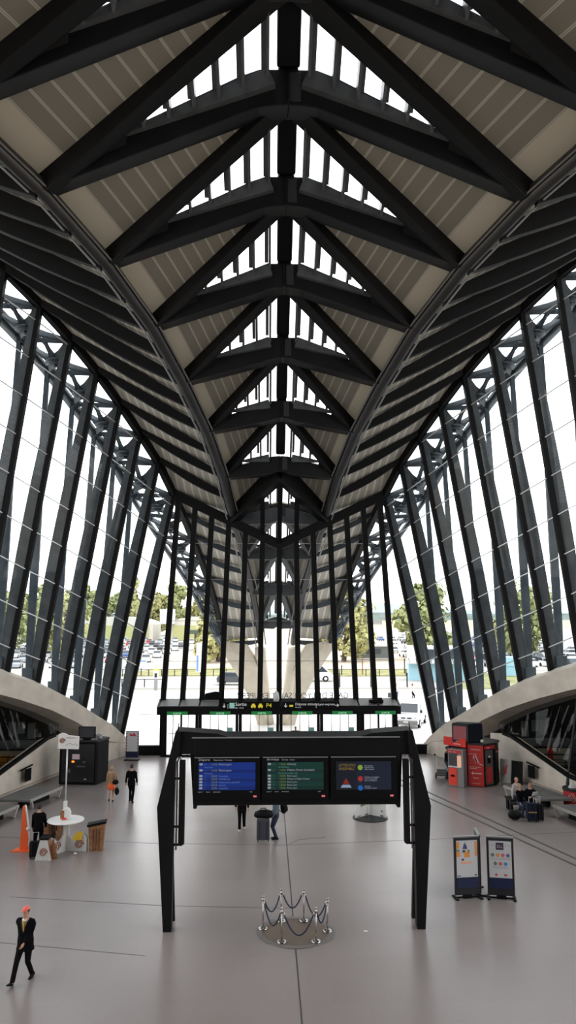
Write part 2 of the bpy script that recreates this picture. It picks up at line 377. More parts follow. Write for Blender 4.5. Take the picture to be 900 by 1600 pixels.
# slatted panels between brace, previous arm and edge beam
for i in range(1, len(ys_beam)):
    y = ys_beam[i]
    if y > 62: continue
    for s in (-1, 1):
        a = E(y-L, s, .55); b = E(y, s, .55); c = K(y-L, 1.0)
        sc_ = (edge(y)[0]/10)**.6; mb = MB(); plate(mb, [a, b, c], .12, uv=[(u/sc_, v_) for u, v_ in uv_quad(a, b, c)]); mb.build('slatted_panel', SLAT, ceil, fix=False)
# edge beams
for s in (-1, 1):
    root = empty('edge_beam', (0, 0, 0), 0, 'long curved dark steel edge beam along the %s side of the roof spine' % SIDE[s], 'roof edge beam', 'curved roof edge beams')
    yy = [18.6+.9*k for k in range(int((63.6-18.6)/.9)+1)]
    def sec(y):
        r = .34 if y < 51 else .24
        c = E(y, s, .12); return [c + V((s*r*cos(2*pi*k/12), 0, r*1.15*sin(2*pi*k/12))) for k in range(12)]
    MB().rings([sec(y) for y in yy]).build('beam', EDGE, root, smooth=True)
    MB().tube([E(y, s, -.18, .36) for y in yy], .05, 6).build('lower_rail', mat('grey_rail', (.25, .25, .25), .35), root, smooth=True)
    MB().tube([E(y, s, -.02, -.42) for y in yy], .05, 6).build('upper_rail', mat('grey_rail2', (.12, .115, .11), .4), root, smooth=True)
# wing ribs and panels
l_ = 1.8
for s in (-1, 1):
    for k in range(-7, 18):
        y = YF - l_*k
        if y < 19 or y > 63.7: continue
        if y > YF+.1: lab = 'outdoor dark wing rib on the %s, %s one beyond the facade' % (SIDE[s], ORD[int(round((y-YF)/l_))-1])
        elif k == 0: continue
        else: lab = 'dark steel rib under the %s wing roof, %s from the facade' % (SIDE[s], ORD[k-1])
        p = E(y, s, .15, .2); q = A(y, s, .1)
        mb = MB(); n = 8; rings = []; hf = 1+1.0*max(0, min(1, (46-y)/16))
        big = 1.0 if y < YF else .72
        for j in range(n+1):
            t = j/n; c = p.lerp(q, t); h = (.36+.16*sin(pi*min(1, t*1.1)))*big*hf; wd = .36*big
            sag = -.05*sin(pi*t)
            rings.append([c+V((0, -wd/2, -h+.24*big+sag)), c+V((0, wd/2, -h+.24*big+sag)), c+V((0, wd/2, .24*big)), c+V((0, -wd/2, .24*big))])
        o = mb.rings(rings).build('wing_rib', BLACK if y < YF else GREYST, bevel=.03)
        tag(o, lab, 'roof rib', 'wing roof ribs')
        if y-l_ >= 18.6:
            a, b, c, d = E(y-l_, s, .5), E(y, s, .5), A(y, s, .42, .35), A(y-l_, s, .42, .35)
            mb = MB(); plate(mb, [a, b, c, d], .1, uv=uv_quad(a, b, c, d)); mb.build('slatted_panel', SLATW, ceil, fix=False)
    y = YF
    a, b, c, d = E(y-l_, s, .5), E(y, s, .5), A(y, s, .42, .35), A(y-l_, s, .42, .35)
    mb = MB(); plate(mb, [a, b, c, d], .1, uv=uv_quad(a, b, c, d)); mb.build('slatted_panel', SLATW, ceil, fix=False)
# ---------------------------------------------------------------- eave beams, overhang brackets and side windows
def OB(y, s, dz=0):   # outer beam of the overhang
    if y <= YF: x, z = eave(y); return V((s*(x+2.9), y, z-.05+dz))
    t = min(1, (y-YF)/12.6); x, z = eave(y); return V((s*(x+2.9*(1-t)**.8+.25), y, z+.1*(1-t)+dz))
for s in (-1, 1):
    yy = [18.6+l_*k for k in range(26)]
    eb = MB()
    for a, b in zip(yy, yy[1:]): eb.beam(A(a, s, -.05), A(b, s, -.05), .34, .5)
    tag(eb.build('eave_beam', BLACK), 'dark steel beam along the top of the %s glazing under the wing' % SIDE[s], 'eave beam', 'eave beams')
    ob = MB()
    zz = [y for y in yy if y >= 29]
    for a, b in zip(zz, zz[1:]): ob.beam(OB(a, s), OB(b, s), .55 if a < YF else .22, .3)
    tag(ob.build('overhang_rail', GREYST, smooth=True), 'outermost grey steel tube edging the roof overhang outside the %s glazing' % SIDE[s], 'roof edge tube', 'overhang edge tubes')
    # brackets
    for k in range(-7, 10):
        y = YF - l_*k; y2 = y+l_
        if y2 > 63.7: continue
        if k <= 0 and y2 > 63.7: continue
        lab = ('grey lattice bracket of the %s roof overhang outdoors, %s %s' % (SIDE[s], ORD[k-1] if k > 0 else ORD[-k], 'bay inward from the facade' if k > 0 else 'bay beyond the facade'))
        root = empty('overhang_bracket', (0, 0, 0), 0, lab, 'roof bracket', 'lattice brackets of the overhang')
        a0, a1, b0, b1 = A(y, s, -.15, .1), A(y2, s, -.15, .1), OB(y, s), OB(y2, s)
        dn = -.9 if y < YF else -.35
        h = (a0*.32+a1*.18+b0*.3+b1*.2)+V((0, 0, dn*.6))
        hub = MB(); r = .55
        hub.ell(h, (r, r, .2), 10); hub.build('hub', GREYST, root, smooth=True)
        for q, w0, w1 in ((a0, .95, .3), (a1, .9, .3), (b0, .85, .26), (b1, .85, .26), ((a0+b0)/2, .6, .2)):
            m_ = h.lerp(q, .45); side_ = (q-h).normalized()
            mb = MB(); mb.beam(h, m_, .16, w0*.8, up=(s*1, 0, 1), w2=.14, h2=w0*.42); mb.beam(m_, q, .14, w0*.42, up=(s*1, 0, 1), w2=.12, h2=w1*1.1)
            mb.build('strut', GREYST, root)
        MB().beam(a0, b0, .14, .26).build('cross_bar', GREYST, root)
        MB().beam(a0.lerp(b0, .55), a1.lerp(b1, .55), .1, .14).build('tie_bar', GREYST, root)
        MB().beam(a0.lerp(b0, .8), a1.lerp(b1, .8), .1, .16).build('tie_bar', GREYST, root)
        if y <= YF+.1:   # outer strut down to the arch
            bp = B(y, s, .2, .55); tp = OB(y, s)
            n = 8; rings = []
            for j in range(n+1):
                t = j/n; c = bp.lerp(tp, t); wd = .24+.2*sin(pi*t**.6); d = .2
                rings.append([c+V((-wd/2, -d/2, 0)), c+V((wd/2, -d/2, 0)), c+V((wd/2, d/2, 0)), c+V((-wd/2, d/2, 0))])
            MB().rings(rings).build('outer_strut', GREYST, root)
            MB().box(bp+V((0, 0, .15)), (.6, .4, .8)).build('strut_shoe', GREYST, root, bevel=.03)
win = {}
for n_, s in ((1, -1), (2, 1)):
    wroot = empty('window_%d' % n_, kind='structure'); win[s] = wroot
    ks = list(range(0, 12))
    mul = {}
    for k in ks:
        y = YF - l_*k; p = B(y, s, -.1); q = A(y, s, -.1)
        mul[k] = (p, q)
        n = 12; rings = []; cap = []
        for j in range(n+1):
            t = j/n; c = p.lerp(q, t); d = .42+.36*sin(pi*(t**.8))*(1-.3*t); wd = .34
            o_ = V((s, 0, .12)).normalized()
            rings.append([c+V((0, -.09, 0)), c+V((0, .09, 0)), c+o_*d+V((0, .05, 0)), c+o_*d+V((0, -.05, 0))])
            cap.append([c+o_*-.12+V((0, -wd/2, 0)), c+o_*-.12+V((0, wd/2, 0)), c+o_*.13+V((0, wd/2, 0)), c+o_*.13+V((0, -wd/2, 0))])
        m_ = MB().rings(cap).build('mullion', BLACK, wroot)
        MB().rings(rings).build('fin', FIN, m_)
    gl_ = MB(); tr_ = MB()
    def pt(k, z):
        p, q = mul[k]; t = (z-p.z)/(q.z-p.z); return p.lerp(q, t), t
    for k in ks[:-1]:
        p0, q0 = mul[k]; p1, q1 = mul[k+1]
        tmb = MB()
        gl_.add([p0, p1, q1, q0], [(0, 1, 2, 3)])
        c = 3.5
        for i in range(-4, 22):
            zf = c + i*2.1 - .4*(mul[k][0].y-YF); zn = zf+.72
            a, ta = pt(k, zf); b, tb = pt(k+1, zn)
            if 0.01 < ta < .985 and .01 < tb < .985:
                tmb.beam(a+V((-s*.03, 0, 0)), b+V((-s*.03, 0, 0)), .05, .05)
        tmb.build('transom', ALU, wroot)
    gl_.build('glass_pane', GLS, wroot, fix=False)
def stair_roof(mb, s):
    ys = [22+1.5*k for k in range(19)]
    for a, b in zip(ys, ys[1:]):
        (xa, za), (xb, zb) = base(a), base(b)
        mb.add([(s*(xa+.7), a, za-1.2), (s*(xb+.7), b, zb-1.2), (s*max(22, xb+3), b, zb-1.3), (s*max(22, xa+3), a, za-1.3), (s*(xa+.7), a, za-1.0), (s*(xb+.7), b, zb-1.0), (s*max(22, xb+3), b, zb-1.1), (s*max(22, xa+3), a, za-1.1)], [(0, 1, 2, 3), (7, 6, 5, 4), (0, 4, 5, 1), (3, 2, 6, 7)])
# ---------------------------------------------------------------- concrete arches with stair openings behind
def wallx(y): return 12.45+(45.0-y)*.262
def sec_arch(y, s):
    x, z = base(y); f = min(1, max(.35, (52.3-y)/5)); g = min(1, (52.1-y)/3.2)
    T = (x+.1, z+.02); Eg = (x-.72*f-.05, z-.42*f)
    F = (x-.78*f, z-.42*f-1.12*g); G = (x+.95*g, z-.42*f-1.2*g); O = (x+1.15*f, z+.02); O2 = (x+1.15, z-.5*f)
    pts = [T, Eg, (F[0]-.02, F[1]), G, O2, O]
    return [V((s*a, y, max(b, -.3))) for a, b in pts]
for s in (-1, 1):
    ys = [18.6+.6*k for k in range(55)]+[51.3, 51.6, 51.8, 51.95]
    ys = sorted(set(y for y in ys if y <= 51.95))
    o = MB().rings([sec_arch(y, s) for y in ys]).build('concrete_arch', CONC, smooth=False)
    tag(o, 'pale concrete arch carrying the %s glazing and landing beside the entrance' % SIDE[s], 'arch', 'concrete arches')
    # parapet wall in front of the sunken stair
    def top_z(y): return max(.95, min(2.2, .95+(y-38.6)*.24))
    mb = MB(); rings = []
    for y in [30+.8*k for k in range(21)]:
        x = wallx(y); z = top_z(y) if y > 38.4 else .95
        if y > 44.5: z = 2.2-(y-44.5)*.1
        rings.append([V((s*x, y, -.3)), V((s*(x+.12), y, z)), V((s*(x+.4), y, z)), V((s*(x+.45), y, -.3))])
    o = mb.rings(rings).build('wall_%s' % SIDE[s], CONC); o['kind'] = 'structure'
    hr = MB(); pr = [V((s*(wallx(y)+.0), y, (top_z(y) if y > 38.4 else .95)+.06)) for y in [30+.8*k for k in range(19)]]
    for a, b in zip(pr, pr[1:]): hr.beam(a, b, .2, .16)
    tag(hr.build('handrail', BLKP), 'black sloping rail on top of the %s concrete parapet' % SIDE[s], 'handrail', 'parapet rails')
    lb = MB()
    for a, b in zip([31, 38.0], [38.0, 45.2]): lb.beam((s*(wallx(a)-.03), a, .12), (s*(wallx(b)-.03), b, .12), .06, .05)
    b_ = lb.build('baseboard_%s' % SIDE[s], mat('beige_kerb', (.42, .34, .27), .6)); b_['kind'] = 'structure'
    mb = MB(); rings = []
    for y in (47.6, 48.3, 49, 50.2, 51, 51.6):
        x, z = base(y); rings.append([V((s*(x-.45), y, -.3)), V((s*(x-.25), y, max(.05, z-.5))), V((s*(x+.35), y, max(.05, z-.5))), V((s*(x+.45), y, -.3))])
    o = mb.rings(rings).build('wall_%s' % SIDE[s], CONC); o['kind'] = 'structure'
    # dark glazing above the parapet
    gw = empty('window_%d' % (4 if s < 0 else 5), kind='structure')
    mb = MB()
    for i in range(18):
        y0, y1 = 30.5+.85*i, 30.5+.85*(i+1)
        def tp(y): x, z = base(y); return z-1.35
        if tp(y1) < top_z(y1)+.1: continue
        xa, xb = wallx(y0)+.5, wallx(y1)+.5
        mb.add([(s*xa, y0, .3), (s*xb, y1, .3), (s*(base(y1)[0]+.3), y1, tp(y1)), (s*(base(y0)[0]+.3), y0, tp(y0))], [(0, 1, 2, 3)])
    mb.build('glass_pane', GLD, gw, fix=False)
    fr = MB(); pts = []
    for i in range(17):
        y = 30.5+.95*i; x, z = base(y); pts.append(V((s*(x+.25), y, z-1.45)))
    pts = [p for p in pts if p.z > 1.6]
    for a, b in zip(pts, pts[1:]): fr.beam(a, b, .16, .12)
    fr.build('window_frame', BLKP, gw)
    yq = 40.4; MB().beam((s*(wallx(yq)+.35), yq-1.5, .6), (s*(base(yq)[0]+.1), yq+.2, base(yq)[1]-1.4), .09, .12).build('mullion', DGREY, gw)
    # dim room behind
    rm = MB()
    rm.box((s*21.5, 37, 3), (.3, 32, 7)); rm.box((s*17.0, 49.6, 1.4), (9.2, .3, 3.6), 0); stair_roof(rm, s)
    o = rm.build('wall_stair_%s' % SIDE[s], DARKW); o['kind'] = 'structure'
    o = MB().prism([(s*16.3, 22), (s*21.5, 22), (s*21.5, 49), (s*12.6, 49), (s*13.3, 44.5), (s*15.3, 38)], 'Z', -.28, -.02).build('floor_stair_%s' % SIDE[s], CONCG); o['kind'] = 'structure'
    # railing, boards, painted reflections and a lamp behind the glass
    rr = empty('stair_railing', (s*15.5, 44.1, -.02), 0, 'dark horizontal bar railing behind the %s stair glass' % SIDE[s], 'railing', None)
    for zz in [1.15]+[.2+.13*i for i in range(6)]:
        MB().beam((-1.4, s*.1, zz), (1.4, -s*.1, zz), .04, .03 if zz < 1.1 else .06).build('rail', DGREY, rr)
    for t in (0, .33, .66, 1): MB().beam((-1.4+2.8*t, s*(.1-.2*t), .0), (-1.4+2.8*t, s*(.1-.2*t), 1.2), .05, .05, up=(0, 1, 0)).build('post', DGREY, rr)
    pb = empty('panel_board', (s*15.7, 45.6, 0), 0, 'cream panel board seen through the %s stair glass' % SIDE[s], 'panel board')
    MB().box((0, 0, .75), (2.2, .08, 1.0)).build('board', mat('cream_board', (.6, .55, .42), .6), pb); MB().box((0, -.02, 1.28), (2.3, .14, .07)).build('top_rail', DGREY, pb)
    for x in (-.9, .9): MB().box((x, 0, .1), (.08, .3, .24)).build('foot', DGREY, pb)
    if s < 0:
        tag(MB().box((-15.5, 44.8, .55), (.9, .4, 1.1)).build('display_counter', mat('amber_counter', (.8, .35, .04), .5), bevel=.03), 'amber coloured counter behind the left stair railing', 'counter')
    else:
        tag(MB().box((15.45, 45.0, .7), (.3, .1, 1.35)).build('display_banner', REDB, bevel=.02), 'red upright banner behind the right stair railing', 'banner')
    for (xx, zz_, hh) in ((14.5, 2.5, .9), (15.1, 2.75, .8), (15.6, 2.6, .8)):  # pale slabs standing in for window reflections in the glass
        tag(MB().box((s*xx, 46.4, zz_-.3), (.42, .06, hh)).build('wall_panel', mat('pale_reflection', (.3, .32, .3), .4)), 'narrow pale slab imitating a window reflection in the %s stair glass' % SIDE[s], 'painted reflection', 'painted reflections behind the %s stair glass' % SIDE[s])
    cl_ = empty('ceiling_lamp', (s*16.8, 42.6, 3.9), 0, 'ceiling lamp lighting the space behind the %s stair glass' % SIDE[s], 'lamp')
    MB().box((0, 0, .06), (1.3, .36, .1)).build('housing', DGREY, cl_); MB().box((0, 0, 0), (1.2, .3, .02)).build('diffuser', mat('lamp_diffuser', (.8, .8, .8), .5, emit=(1, .93, .8), estr=9), cl_)
    # info flap hung on the parapet
    ip = empty('wall_lectern', (s*(wallx(41.6)-.12), 41.5, 0), s*.26, 'black tilted reading board fixed on the %s concrete parapet' % SIDE[s], 'reading board', 'reading boards on the parapets')
    MB().beam((0, -.55, 1.02), (0, .55, 1.12), .06, .07).build('bar', BLKP, ip)
    MB().box((-s*.1, 0, .72), (.05, .55, .62), 0, 0).build('board', BLKP, ip)
# benches of grey concrete along the walls
def bench(s, y0, y1, lab):
    root = empty('concrete_bench', (0, 0, 0), 0, lab, 'bench', 'concrete benches along the parapets')
    fx = lambda y: wallx(y)-2.85
    n = 8; rings = []
    for j in range(n+1):
        y = y0+(y1-y0)*j/n; bow = .0
        rings.append([V((s*(fx(y)), y, .37)), V((s*(fx(y)), y, .46)), V((s*(fx(y)+1.6), y, .5)), V((s*(fx(y)+1.6), y, .38))])
    MB().rings(rings).build('seat', CONCG, root, bevel=.015)
    e = MB(); e.beam((s*fx(y0), y0, .42), (s*fx(y1), y1, .42), .05, .12); e.build('seat_edge', mat('pale_grey_edge', (.33, .31, .29), .5), root)
    for y in (y0+.12, y1-.12):
        sg = 1 if y < (y0+y1)/2 else -1
        MB().beam((s*(fx(y)+.05), y+sg*.3, 0), (s*(fx(y)+.02), y, .38), .1, .16, up=(0, 1, 0)).build('leg', mat('pale_grey_edge', (.33, .31, .29), .5), root)
    MB().beam((s*(fx(y0)+.6), y0+.5, .19), (s*(fx(y1)+.6), y1-.5, .19), .25, .38).build('plinth_or_shade', BLKP, root)  # black block standing in for the shade in the hollow below the seat
bench(-1, 37.1, 39.9, 'grey concrete bench nearest the black kiosk under the left parapet')
bench(-1, 33.2, 36.2, 'grey concrete bench cut by the left picture edge')
bench(1, 36.6, 39.5, 'grey concrete bench behind the seated travellers on the right')
bench(1, 32.4, 35.6, 'grey concrete bench at the right picture edge beside the red counter')
# ---------------------------------------------------------------- entrance facade
fac = empty('window_3', kind='structure')
def vz(x): return 13.2+abs(x)*(16.6-13.2)/6.95      # underside of the shallow V transom
mb = MB()
for s in (-1, 1):
    b = MB(); b.prism([(0, 13.15), (s*7.1, 16.6), (s*7.1, 17.25), (0, 13.85)], 'Y', YF-.25, YF+.25); b.build('transom', BLACK, fac)
    MB().beam((s*3.2, YF, 15.4), (s*.05, YF-3.1, 17.85), .55, 1.05, w2=.7, h2=1.1).build('diamond_frame', BLACK, fac)
    b = MB(); b.prism([(s*2.2, 14.75), (s*3.0, 15.35), (s*3.7, 15.35), (s*3.3, 14.75)], 'Y', YF-.28, YF+.28); b.build('diamond_corner', BLACK, fac)
for k in range(13):
    xb = -7.5+1.25*k; xt = xb*.9
    zt = vz(xt)
    MB().beam((xb, YF, 3.3), (xt, YF, zt+.15), .34, .34, up=(0, 1, 0)).build('mullion', BLACK, fac)
    if k in (5, 6, 7):
        t_ = 1-abs(xt)/3.1; MB().beam((xt, YF, zt+.3), (xt, YF-3*t_, 15.25+2.2*t_), .3, .3, up=(0, 1, 0)).build('mullion', BLACK, fac)
for z in (5.9, 8.5, 11.2, 13.6):
    hw_ = 7.5-.75*(z-3.3)/13.3
    t = MB().beam((-hw_, YF-.02, z), (hw_, YF-.02, z), .035, .03).build('transom', ALU, fac)
MB().add([(-7.5, YF, 3.3), (7.5, YF, 3.3), (6.9, YF, 16.7), (0, YF, 13.3), (-6.9, YF, 16.7)], [(0, 1, 3, 4), (1, 2, 3)]).build('glass_pane', GLF, fac)
MB().add([(0, YF, 13.7), (2.9, YF, 15.1), (0, YF-3, 17.4), (-2.9, YF, 15.1)], [(0, 1, 2), (0, 2, 3)]).build('glass_pane', GLF, fac)
for s in (-1, 1):   # glass between the outermost mullion and the corner mullion of the side glazing
    MB().add([(s*7.5, YF, .6), (s*9.95, YF, .9), (s*10.0, YF, 1.3), (s*7.05, YF, 16.8), (s*6.8, YF, 16.6), (s*7.5, YF, 3.3)], [(0, 1, 2, 3, 4, 5)]).build('glass_pane', GLF, fac)
    MB().box((s*8.5, YF, .3), (2.1, .3, .6)).build('plinth_panel', BLACK, fac)
    MB().beam((s*7.5, YF, 2.55), (s*9.4, YF, 2.5), .03, .03).build('transom', ALU, fac)
    MB().beam((s*7.5, YF, 0), (s*7.5, YF, 3.4), .32, .34, up=(0, 1, 0)).build('mullion', BLACK, fac)
# canopy box over the sliding doors
can = empty('entrance_canopy', (0, YF, 0), 0, 'black canopy over the glass entrance doors with sloping top panels', 'canopy')
cy0, cy1 = -1.05, .15
MB().prism([(cy1, 3.5), (cy0, 3.12), (cy0, 2.62), (cy1, 2.62)], 'X', -7.75, 7.75).build('housing', BLACK, can)
for k in range(12):
    if 3 <= k <= 8: continue
    x0 = -7.6+1.267*k
    MB().add([(x0+.06, cy0+.02, 3.15), (x0+1.2, cy0+.02, 3.15), (x0+1.2, cy1-.1, 3.49), (x0+.06, cy1-.1, 3.49), (x0+.06, cy0+.02, 3.17), (x0+1.2, cy0+.02, 3.17), (x0+1.2, cy1-.1, 3.51), (x0+.06, cy1-.1, 3.51)],
             [(3, 2, 1, 0), (4, 5, 6, 7), (0, 1, 5, 4), (1, 2, 6, 5), (2, 3, 7, 6), (3, 0, 4, 7)]).build('top_panel', mat('grey_top_panel', (.2, .195, .19), .5), can)
GREEN = mat('green_sign_strip', (.01, .11, .03), .4, emit=(.02, .3, .07), estr=.35)
GLET = mat('pale_green_letter', (.5, .9, .6), .5, emit=(.5, .9, .6), estr=.5)
for x in (-6.45, -3.75, -1.12, 1.45, 4.0, 6.75):
    g_ = MB().box((x, cy0-.03, 2.72), (1.3, .04, .22)).build('green_strip', GREEN, can, bevel=.01)
    txt('SORTIE', (0, 0, 0), .16, GLET, g_, align='CENTER').location = (x, cy0-.055, 2.66)
SW = mat('white_sign_letter', (.8, .8, .8), .5, emit=(.8, .8, .8), estr=.25)
SY = mat('yellow_sign_letter', (.8, .7, .05), .5, emit=(.8, .7, .05), estr=.25)
sg = empty('direction_sign', (-1.85, YF-1.088, 3.2), 0, 'long black hanging sign with exit, taxi and parking symbols above the left doors', 'direction sign')
MB().box((0, 0, 0), (3.7, .08, .46)).build('panel', BLKP, sg, bevel=.01)
txt('Sortie', (-.95, -.05, -.02), .3, SW, sg); txt('Exit   Uscita', (-.95, -.05, -.18), .11, SW, sg); txt('P4', (1.0, -.05, -.12), .36, SY, sg)
txt('|', (-1.45, -.05, -.12), .3, SW, sg)
def arrow(mb, c, d, r=.12):
    """arrow symbol in XZ plane; d: direction"""
    c = V(c); d = V((d[0], 0, d[1])); p = V((d.z, 0, -d.x))
    mb.beam(c-d*r, c+d*r, .012, .035, up=p); mb.beam(c+d*r, c+d*r*.1+p*r*.7, .012, .035, up=p+d); mb.beam(c+d*r, c+d*r*.1-p*r*.7, .012, .035, up=p-d); return mb
arrow(MB(), (-1.65, -.05, .0), (0, -1)).build('arrow', SW, sg)
MB().box((-1.15, -.05, .0), (.32, .02, .34)).build('exit_symbol', mat('teal_symbol', (.3, .6, .55), .5, emit=(.3, .6, .55), estr=.3), sg)
for x in (.2, .65):
    m_ = MB().box((x, -.05, -.05), (.3, .02, .13)); m_.box((x, -.05, .05), (.18, .02, .12)); m_.box((x-.09, -.05, -.13), (.06, .02, .06)); m_.box((x+.09, -.05, -.13), (.06, .02, .06)); m_.build('taxi_symbol', SY, sg)
sg = empty('direction_sign', (2.0, YF-1.088, 3.2), 0, 'long black hanging sign with drop-off and express tram directions above the right doors', 'direction sign')
MB().box((0, 0, 0), (3.6, .08, .46)).build('panel', BLKP, sg, bevel=.01)
txt('Dépose minute', (-1.0, -.05, .0), .23, SW, sg); txt('Kiss & fly', (-1.0, -.05, -.15), .1, SW, sg); txt('Lyon express', (.45, -.05, .0), .2, SW, sg); txt('|', (.3, -.05, -.1), .28, SW, sg)
arrow(MB(), (-1.6, -.05, .0), (0, -1)).build('arrow', SW, sg); arrow(MB(), (1.65, -.05, 0), (1, 0)).build('arrow', SW, sg)
MB().box((-1.25, -.05, -.03), (.24, .02, .12)).build('car_symbol', SY, sg)
# doors below the canopy
CLIP = mat('pale_teal_notice', (.25, .5, .48), .5)
dxs = [-7.45, -5.15, -2.6, 0, 2.6, 5.15, 7.45]
for i in range(6):
    x0, x1 = dxs[i], dxs[i+1]; dr = empty('door_%d' % (i+1), (0, YF-.6, 0), kind='structure')
    for x in (x0, x1): MB().box((x+(.1 if x == x0 else -.1), 0, 1.31), (.18, .22, 2.62)).build('frame', BLACK, dr)
    q = (x1-x0-.36)/4
    for j in range(4):
        xx = x0+.18+q*j
        lf = MB().add([(xx, 0, .05), (xx+q, 0, .05), (xx+q, 0, 2.6), (xx, 0, 2.6)], [(0, 1, 2, 3)]).build('pane', GLF, dr)
        f_ = MB()
        t = .12 if i in (0, 5) and j in (0, 2) else .035
        f_.box((xx+t/2, 0, 1.3), (t, .06, 2.55)); f_.box((xx+q/2, 0, .06), (q, .06, .1)); f_.build('leaf_frame', BLACK if t > .1 else DGREY, dr)
    MB().box(((x0+x1)/2, -.02, 1.42), (x1-x0-.8, .03, .035)).build('mark_line', mat('grey_mark', (.3, .3, .3), .5), dr)
    MB().box((x1-.55, -.04, 1.62), (.36, .02, .3)).build('notice', CLIP, dr)
th = MB().box((0, YF-.6, .02), (15.1, .3, .04)).build('trim_1', BLACK); th['kind'] = 'structure'
tag(MB().lathe([(.0, 0), (.16, .02), (.2, .2), (.16, .5), (.1, .62), (0, .7)], (-.2, YF-1.0, 3.42), 16).build('security_camera', WHITE, smooth=True), 'white dome device standing on the canopy at its middle', 'camera')
tag(MB().prism([(-4.85, 3.48), (-3.75, 3.48), (-3.75, 3.95), (-4.1, 4.0), (-4.75, 3.88)], 'Y', YF-.55, YF-.2).build('speaker_box', BLKP, bevel=.04), 'black angular box standing on the canopy left of the signs', 'loudspeaker')
tag(MB().box((6.2, YF-.8, 3.4), (.9, .3, .22), .1).box((6.35, YF-.7, 3.56), (.5, .25, .12), -.2).build('black_case', BLKP, bevel=.03), 'black flat case lying on the canopy right of the signs', 'case')
# raised letters outside, facing the street
LETM = mat('dark_street_letters', (.12, .12, .13), .5)
tw = 9.4
o = txt('GARE DE LYON SAINT EXUPERY', (0, 0, 0), .52, LETM, None, (pi/2, 0, pi), 'CENTER', 'street_lettering', .02, 1.0)
o.location = (.95, YF+1.6, 3.35); tag(o, 'station name letters on the canopy outside, reading backwards from inside', 'lettering')
tag(MB().box((0, YF+1.2, 3.15), (15.4, 2.2, .3)).build('outer_canopy', mat('white_canopy_top', (.7, .7, .7), .6)), 'pale outer canopy outside the doors under the street letters', 'canopy')

# ---------------------------------------------------------------- concrete foot of the beak outdoors
PALEC = mat('cream_cast_concrete', (.62, .56, .46), .8, 0, .3, .12, .8)
for s in (-1, 1):
    ft = empty('beak_foot', (0, 0, 0), 0, 'cream concrete foot of the roof beak outdoors, %s half' % SIDE[s], 'concrete foot', 'concrete feet of the beak')
    rings = []
    for (x, z, wd, dp, y) in ((4.4, 6.7, .9, 1.2, 63.6), (3.6, 6.5, 2.0, 1.4, 64), (2.9, 5.4, 2.1, 1.6, 65), (2.3, 3.6, 1.6, 1.8, 66), (1.8, 1.7, 1.1, 1.9, 67), (1.3, -.4, .9, 2, 67.5)):
        rings.append([V((s*(x-wd*.6), y-dp/2, z)), V((s*(x-wd), y-dp/2, z-wd*.9)), V((s*(x+wd*.1), y-dp/2, z-wd*.8)), V((s*(x+.1), y-dp/2, z)), V((s*(x+.1), y+dp/2, z)), V((s*(x-wd*.6), y+dp/2, z))])
    MB().rings(rings).build('wing_blade', PALEC, ft, bevel=.05)
    MB().tube([(s*1.35, 63.4, 6.2), (s*1.3, 63.9, 5.0), (s*1.05, 65, 3), (s*.75, 66.2, 1), (s*.6, 67, -.4)], [(.45, .5), (.5, .55), (.45, .6), (.42, .6), (.45, .6)], 12).build('leg', PALEC, ft, smooth=True)
# ---------------------------------------------------------------- departures board gantry
GX, GY = .02, 23.5
gan = empty('departure_board', (GX, GY, 0), 0, 'huge black gantry with three train information screens standing on the hall floor', 'information board')
for s in (-1, 1):
    MB().prism([(s*3.52, 0), (s*3.76, 0), (s*4.0, 3.4), (s*3.5, 5.55), (s*3.36, 5.55), (s*3.38, 4.95), (s*3.49, 4.7), (s*3.51, 3.3)], 'Y', -.2, .12).build('leg', BLACK, gan, bevel=.01)
    MB().prism([(s*3.52, 0), (s*3.64, 0), (s*3.8, 3.4), (s*3.6, 5.3), (s*3.5, 5.3), (s*3.66, 3.3)], 'Y', .6, .78).build('rear_leg', BLACK, gan)
    MB().prism([(s*3.5, 5.55), (s*2.3, 5.47), (s*1.9, 5.36), (s*2.9, 4.88), (s*3.3, 4.88), (s*3.4, 4.85), (s*3.46, 4.75), (s*3.52, 4.7)], 'Y', -.1, .75).build('shoulder', BLACK, gan)
    MB().beam((s*3.46, 0, 5.5), (s*3.42, 0, 5.8), .05, .05, w2=.01, h2=.01, up=(0, 1, 0)).build('spike', BLACK, gan)
    MB().beam((s*3.29, -.1, 2.36), (s*3.29, -.1, 4.72), .17, .2, up=(0, 1, 0)).build('hanging_tube', BLACK, gan, bevel=.02)
    MB().tube([(s*3.44, -.1, 2.2), (s*3.44, -.1, 4.66), (s*3.4, -.1, 4.78), (s*3.32, -.1, 4.8)], .028, 8).build('conduit', mat('grey_conduit', (.35, .35, .35), .3, .5), gan, smooth=True)
    for z in (2.35, 2.85, 4.2): MB().beam((s*3.26, -.1, z), (s*3.54, -.1, z), .05, .06).build('clamp', BLKP, gan)
MB().prism([(-.12, 5.36), (-.12, 4.85), (-.05, 3.42), (.7, 3.3), (.8, 4.9), (.7, 5.42)], 'X', -2.95, 3.1).build('housing', BLACK, gan, bevel=.015)
for s in (-1, 1): MB().prism([(.08+s*2.95, 3.33), (.08+s*3.04, 3.33), (.06+s*3.14, 4.95), (.08+s*2.95, 4.9)], 'Y', -.05, .5).build('side_cheek', BLACK, gan)
MB().box((.05, -.14, 5.36), (6.15, .06, .03)).build('top_edge', mat('grey_edge_line', (.22, .22, .22), .4), gan)
def screen_mat(name, col, e): return mat(name, (.004, .004, .006), .35, emit=col, estr=e)
SB = screen_mat('blue_screen', (.003, .022, .17), 1.0); SB2 = screen_mat('blue_screen_row', (.003, .014, .115), 1.0)
SGN = screen_mat('green_screen', (.002, .028, .02), 1.0); SG2 = screen_mat('green_screen_row', (.003, .018, .015), 1.0)
